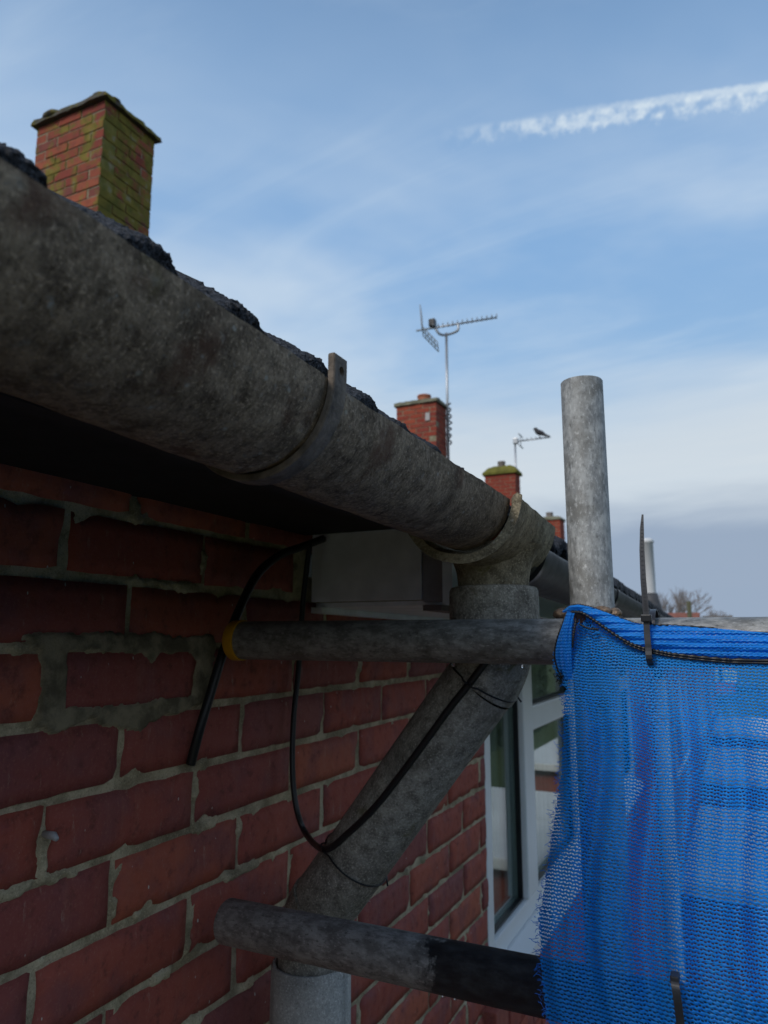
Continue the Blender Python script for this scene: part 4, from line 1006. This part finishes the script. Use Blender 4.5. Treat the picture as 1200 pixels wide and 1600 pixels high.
def net_y(x, z):
    """resting depth of the cloth: in front of both rails, with folds"""
    base = np.interp(z, [ZB, -.42, -.33, -.25, -.05, -.0, .04], [.655, .648, .642, .668, .738, .752, .754]) - .055 * sst(x, -.1, .9) * sst(z, -.1, -.28)
    hang = sst(z, -.03, -.10) * (1 - .55 * np.exp(-((z + .30) / .03) ** 2))
    k = x * 1.0 + .012 * np.sin(z * 19) + z * .06
    fold = .0105 * np.sin(2 * math.pi * k / .047 + .8) + .0070 * np.sin(2 * math.pi * k / .083 + 2.1) + .0034 * np.sin(2 * math.pi * k / .021 + z * 9)
    fade = .35 + .65 * np.exp(-np.maximum(x + .02, 0) / .12)
    soft = (fbm(x * 14 + 3, z * 10, 2.2, 3) - .5) * .016
    # folds fanning out from the gathered corner by the bolt
    ang = np.arctan2(x + .142, -(z - .028)); rad = np.hypot(x + .142, z - .028)
    fan = .0042 * np.sin(ang * 17) * np.exp(-rad / .05) * sst(rad, .002, .02)
    diag = .004 * np.sin((z + .30 * x) * 2 * math.pi / .062) * sst(x, -.06, .03) * sst(z, -.06, -.1)
    return base - hang * np.abs(0) + hang * (fold * fade * .75 + soft) + fan + diag - .006 * hang
nu, nv = 330, 250
S = np.linspace(0, 1, nu) ** 1.35; T = np.linspace(0, 1, nv)
XX = np.zeros((nu, nv)); ZZ = np.zeros((nu, nv))
for i, s_ in enumerate(S):
    x_top = xl[-1] + s_ * (.80 - xl[-1]); zt = np.interp(x_top, hx, hz)
    zz = zt + (ZB - zt) * T; xleft = np.interp(zz, zl, xl)
    XX[i] = xleft + s_ * (.80 - xleft); ZZ[i] = zz
zt_ = np.interp(XX, hx, hz); ZZ = np.minimum(ZZ, zt_)
ragn = (fbm(ZZ * 130, 3.1, 0, 3) - .5) * .010 + (fbm(ZZ * 420, 9.1, 0, 2) - .5) * .005
XX = XX + ragn * np.exp(-((XX - np.interp(ZZ, zl, xl)) / .008) ** 2)
YY = net_y(XX, ZZ); 
dl = XX - np.interp(ZZ, zl, xl)
# metric cloth coordinates along each fold
Uc = np.cumsum(np.concatenate([np.zeros((1, nv)), np.sqrt(np.diff(XX, axis=0) ** 2 + .45 * np.diff(YY, axis=0) ** 2)]), 0) + .02 * ZZ
uvs = np.stack([Uc, ZZ + .35 * YY + .04 * XX], -1).reshape(-1, 2)
mask = np.clip(1 - dl / .006, 0, 1) * .62 * sst(ZZ, -.02, -.05)
v = np.stack([XX, YY, ZZ], -1).reshape(-1, 3)
f = [(a * nv + b, a * nv + b + 1, (a + 1) * nv + b + 1, (a + 1) * nv + b) for a in range(nu - 1) for b in range(nv - 1)]
net = empty('debris_net', (0, .7, ZB), 'bright blue knitted debris net hung over the rails, left edge frayed', 'net')
mesh('cloth', v, f, NET, net, True, uv=uvs, attr=mask.ravel())
# folded-over band along the top
nu2, nv2 = 220, 26; xs = np.concatenate([np.linspace(-.1575, .05, 170), np.linspace(.052, .80, 50)]); T2 = np.linspace(0, 1, nv2)
X2 = np.repeat(xs[:, None], nv2, 1); zt = np.interp(xs, hx, hz); zb = np.minimum(np.interp(xs, lx, lz), zt - .0008)
Z2 = zt[:, None] + (zb - zt)[:, None] * T2[None]
Y2 = .7475 - .0035 * np.sin(T2[None] * math.pi) + .0012 * np.sin(Z2 * 900 + X2 * 30) + (fbm(X2 * 45, Z2 * 80, 5, 3) - .5) * .004
uv2 = np.stack([X2, Z2 * 1.2 + .3 * Y2], -1).reshape(-1, 2)
f2 = [(a * nv2 + b, a * nv2 + b + 1, (a + 1) * nv2 + b + 1, (a + 1) * nv2 + b) for a in range(len(xs) - 1) for b in range(nv2 - 1)]
mesh('top_band', np.stack([X2, Y2, Z2], -1).reshape(-1, 3), f2, NETD, net, True, uv=uv2, attr=np.zeros(X2.size))
# strip gathered round the corner over the rail end
GL = [aty(px, py, y) for px, py, y in ((886, 956, .746), (878, 978, .741), (870, 1002, .740), (867, 1024, .741), (872, 1046, .743), (881, 1062, .744))]
GR = [aty(px, py, y) for px, py, y in ((898, 958, .744), (894, 978, .739), (893, 1002, .738), (893, 1024, .738), (894, 1046, .740), (894, 1062, .742))]
a_, b_ = spline(GL, 8), spline(GR, 8); vs, uvq = [], []; nw = 16
for p, q in zip(a_, b_):
    for k in range(nw):
        t = k / (nw - 1); w = p.lerp(q, t); w.y -= .004 * math.sin(t * math.pi) + .0014 * math.sin(t * 22); vs.append(w); uvq.append((w.x * 2.2, w.z))
mesh('gathered_corner', vs, [(i * nw + k, i * nw + k + 1, (i + 1) * nw + k + 1, (i + 1) * nw + k) for i in range(len(a_) - 1) for k in range(nw - 1)], NETD, net, True, uv=uvq, attr=np.zeros(len(vs)))
def cord(pts, r_, name='black_cord', twist=True):
    pp = spline(pts, 14); mb = MB(); mb.tube(pp, [r_ * (1 + .35 * math.sin(i * 1.9)) for i in range(len(pp))], 8); return mb.build(name, BLACKP, net, True)
cord([Vector((p.x, p.y - .0045, p.z)) for p in HEM] + [Vector((.3, .7465, -.004)), Vector((.79, .7465, -.004))], .0009)
cord([Vector((p.x, p.y - .0035, p.z)) for p in LN2] + [Vector((.3, .743, -.022)), Vector((.79, .743, -.022))], .0016)
cord([Vector((p.x, p.y - .0035, p.z - .0022)) for p in LN2[4:]] + [Vector((.3, .743, -.0242)), Vector((.79, .743, -.0242))], .0011)
cord([p + Vector((0, -.001, 0)) for p in GL], .0010)
cord([aty(*q) for q in ((900, 968, .743), (897, 985, .740), (895, 1000, .740), (894, 1012, .742))], .0013)
cord([aty(*q) for q in ((905, 975, .744), (920, 982, .744), (935, 983, .744))], .0011)
# loose threads of the cut edge
th = MB(); rr = random.Random(3)
for i in range(240):
    z = rr.uniform(-.34, -.035); x = float(np.interp(z, zl, xl)) + rr.uniform(-.001, .004); y = float(net_y(np.array(x), np.array(z)))
    L = rr.uniform(.0015, .0062) * (1.5 if rr.random() < .12 else 1); d = Vector((-rr.uniform(.25, 1), rr.uniform(-.5, .5), rr.uniform(-.8, .6))).normalized(); s_ = Vector((rr.uniform(-1, 1), rr.uniform(-1, 1), rr.uniform(-1, 1))) * L * .35
    p = Vector((x, y, z)); th.tube([p, p + d * L * .5 + s_, p + d * L], .00022, 4, False)
th.build('loose_threads', THREAD, net, kind='stuff')
mb = MB()
for k in range(26):
    p = aty(876 + rr.uniform(-5, 5), 1056 + rr.uniform(-8, 10), .742); L = .004
    mb.tube([p, p + Vector((rr.uniform(-1, 1), rr.uniform(-1, .4), rr.uniform(-1, 1))) * L, p + Vector((rr.uniform(-1, 1), rr.uniform(-1, .4), rr.uniform(-1, 1))) * L], .0004, 5)
mb.build('cord_knot', BLACKP, net)

# zip ties
def strap(mb, pts, w, th_, side):
    pts = [Vector(p) for p in pts]; w = w if hasattr(w, '__len__') else [w] * len(pts); vs = []; m = len(pts)
    for i, p in enumerate(pts):
        t = (pts[min(i + 1, m - 1)] - pts[max(i - 1, 0)]).normalized(); n_ = t.cross(Vector(side)).normalized()
        for a, b in ((-1, -1), (1, -1), (1, 1), (-1, 1)): vs.append(p + Vector(side) * a * w[i] / 2 + n_ * b * th_ / 2)
    mb.add(vs, [(i * 4 + k, i * 4 + (k + 1) % 4, (i + 1) * 4 + (k + 1) % 4, (i + 1) * 4 + k) for i in range(m - 1) for k in range(4)] + [(3, 2, 1, 0), tuple((m - 1) * 4 + k for k in range(4))])
zt = empty('zip_tie', (-.0775, .743, -.026), 'black zip tie with long upright tail, strapped round the upper rail', 'zip tie')
Z1 = [aty(px, py, y) for px, py, y in ((1004, 804, .752), (1003, 825, .750), (1003, 860, .747), (1005, 905, .744), (1008, 940, .742), (1010, 963, .741))]
mb = MB(); strap(mb, Z1, [.0016, .0036, .0046, .0052, .0055, .0056], .0014, (1, 0, 0)); tl = mb.build('tail', TIEP, zt)
mb = MB()
for i in range(26):
    t = .12 + .8 * i / 25; k = t * 5; a, b = Z1[int(k)], Z1[min(int(k) + 1, 5)]; p = a.lerp(b, k - int(k)); mb.box(p + Vector((-.0009, -.0011, -.0004)), p + Vector((.0009, -.0006, .0004)))
mb.build('ridges', TIEP, tl)
hd = aty(1010, 966, .7405); mb = MB(); mb.box(hd + Vector((-.0048, -.004, -.0035)), hd + Vector((.0048, .005, .0035)), .001); mb.build('head', BLACKP, zt)
mb = MB(); cx_ = hd.x + .0005
lp = [hd, aty(1011, 990, .7395), aty(1013, 1012, .7385), aty(1015, 1034, .740)] + [Vector((cx_ + .002, RY - .032 * math.cos(a), -.006 - .034 * math.sin(a))) for a in np.linspace(.95, math.pi * 1.85, 20)] + [hd + Vector((0, .002, 0))]
strap(mb, spline(lp, 4), .0056, .0013, (1, 0, 0)); mb.build('band', TIEP, zt)
zt2 = empty('zip_tie', (-.063, .62, -.29), 'short black zip tie holding the net to the lower rail', 'zip tie')
mb = MB(); yy = .630
Zb = [aty(px, py, y) for px, py, y in ((1054, 1533, yy), (1056, 1545, yy - .003), (1059, 1566, yy - .004), (1062, 1590, yy - .003), (1065, 1620, yy), (1067, 1660, yy + .012))]
strap(mb, spline(Zb, 5), .0058, .0014, (1, 0, 0)); mb.build('band', TIEP, zt2)
mb = MB(); h2 = Zb[0] + Vector((0, .002, .0015)); mb.box(h2 + Vector((-.0032, -.003, -.0035)), h2 + Vector((.0032, .008, .002)), .001); mb.build('head', TIEP, zt2)
# drops of rain hanging under the rails
DROP = NT('rain_water'); DROP.b.inputs['Transmission Weight'].default_value = 1.; DROP.b.inputs['IOR'].default_value = 1.33; DROP.fin((1, 1, 1), .02)
for (px, py, lab) in ((708, 1037, 'rain drop hanging under the upper rail by the sloping pipe'), (818, 1040, 'small rain drop under the upper rail near the net'), (711, 1549, 'bright rain drop hanging under the black painted rail'), (692, 1545, 'dull rain drop beside the bright one under the lower rail')):
    up = py < 1200
    if up: x = aty(px, py, RY).x; c_ = Vector((x, RY - .001, -.0045 - .0242 - .0012))
    else:
        p = aty(px, py, .73); t = (p.x + .56) / 1.76; c_ = Vector((p.x, .747 - .095 * t, -.324 + .034 * t - .0242 - .0012))
    mb = MB(); mb.lathe([(.0002, -.0026), (.0014, -.0022), (.0021, -.001), (.0022, .0002), (.0018, .0014), (.0012, .0024)], c_, 16); tag(mb.build('rain_drop', DROP.m, None, True), lab, 'drop', 'rain drops under the rails')
print('bricks', nb, 'objects', len(bpy.data.objects))
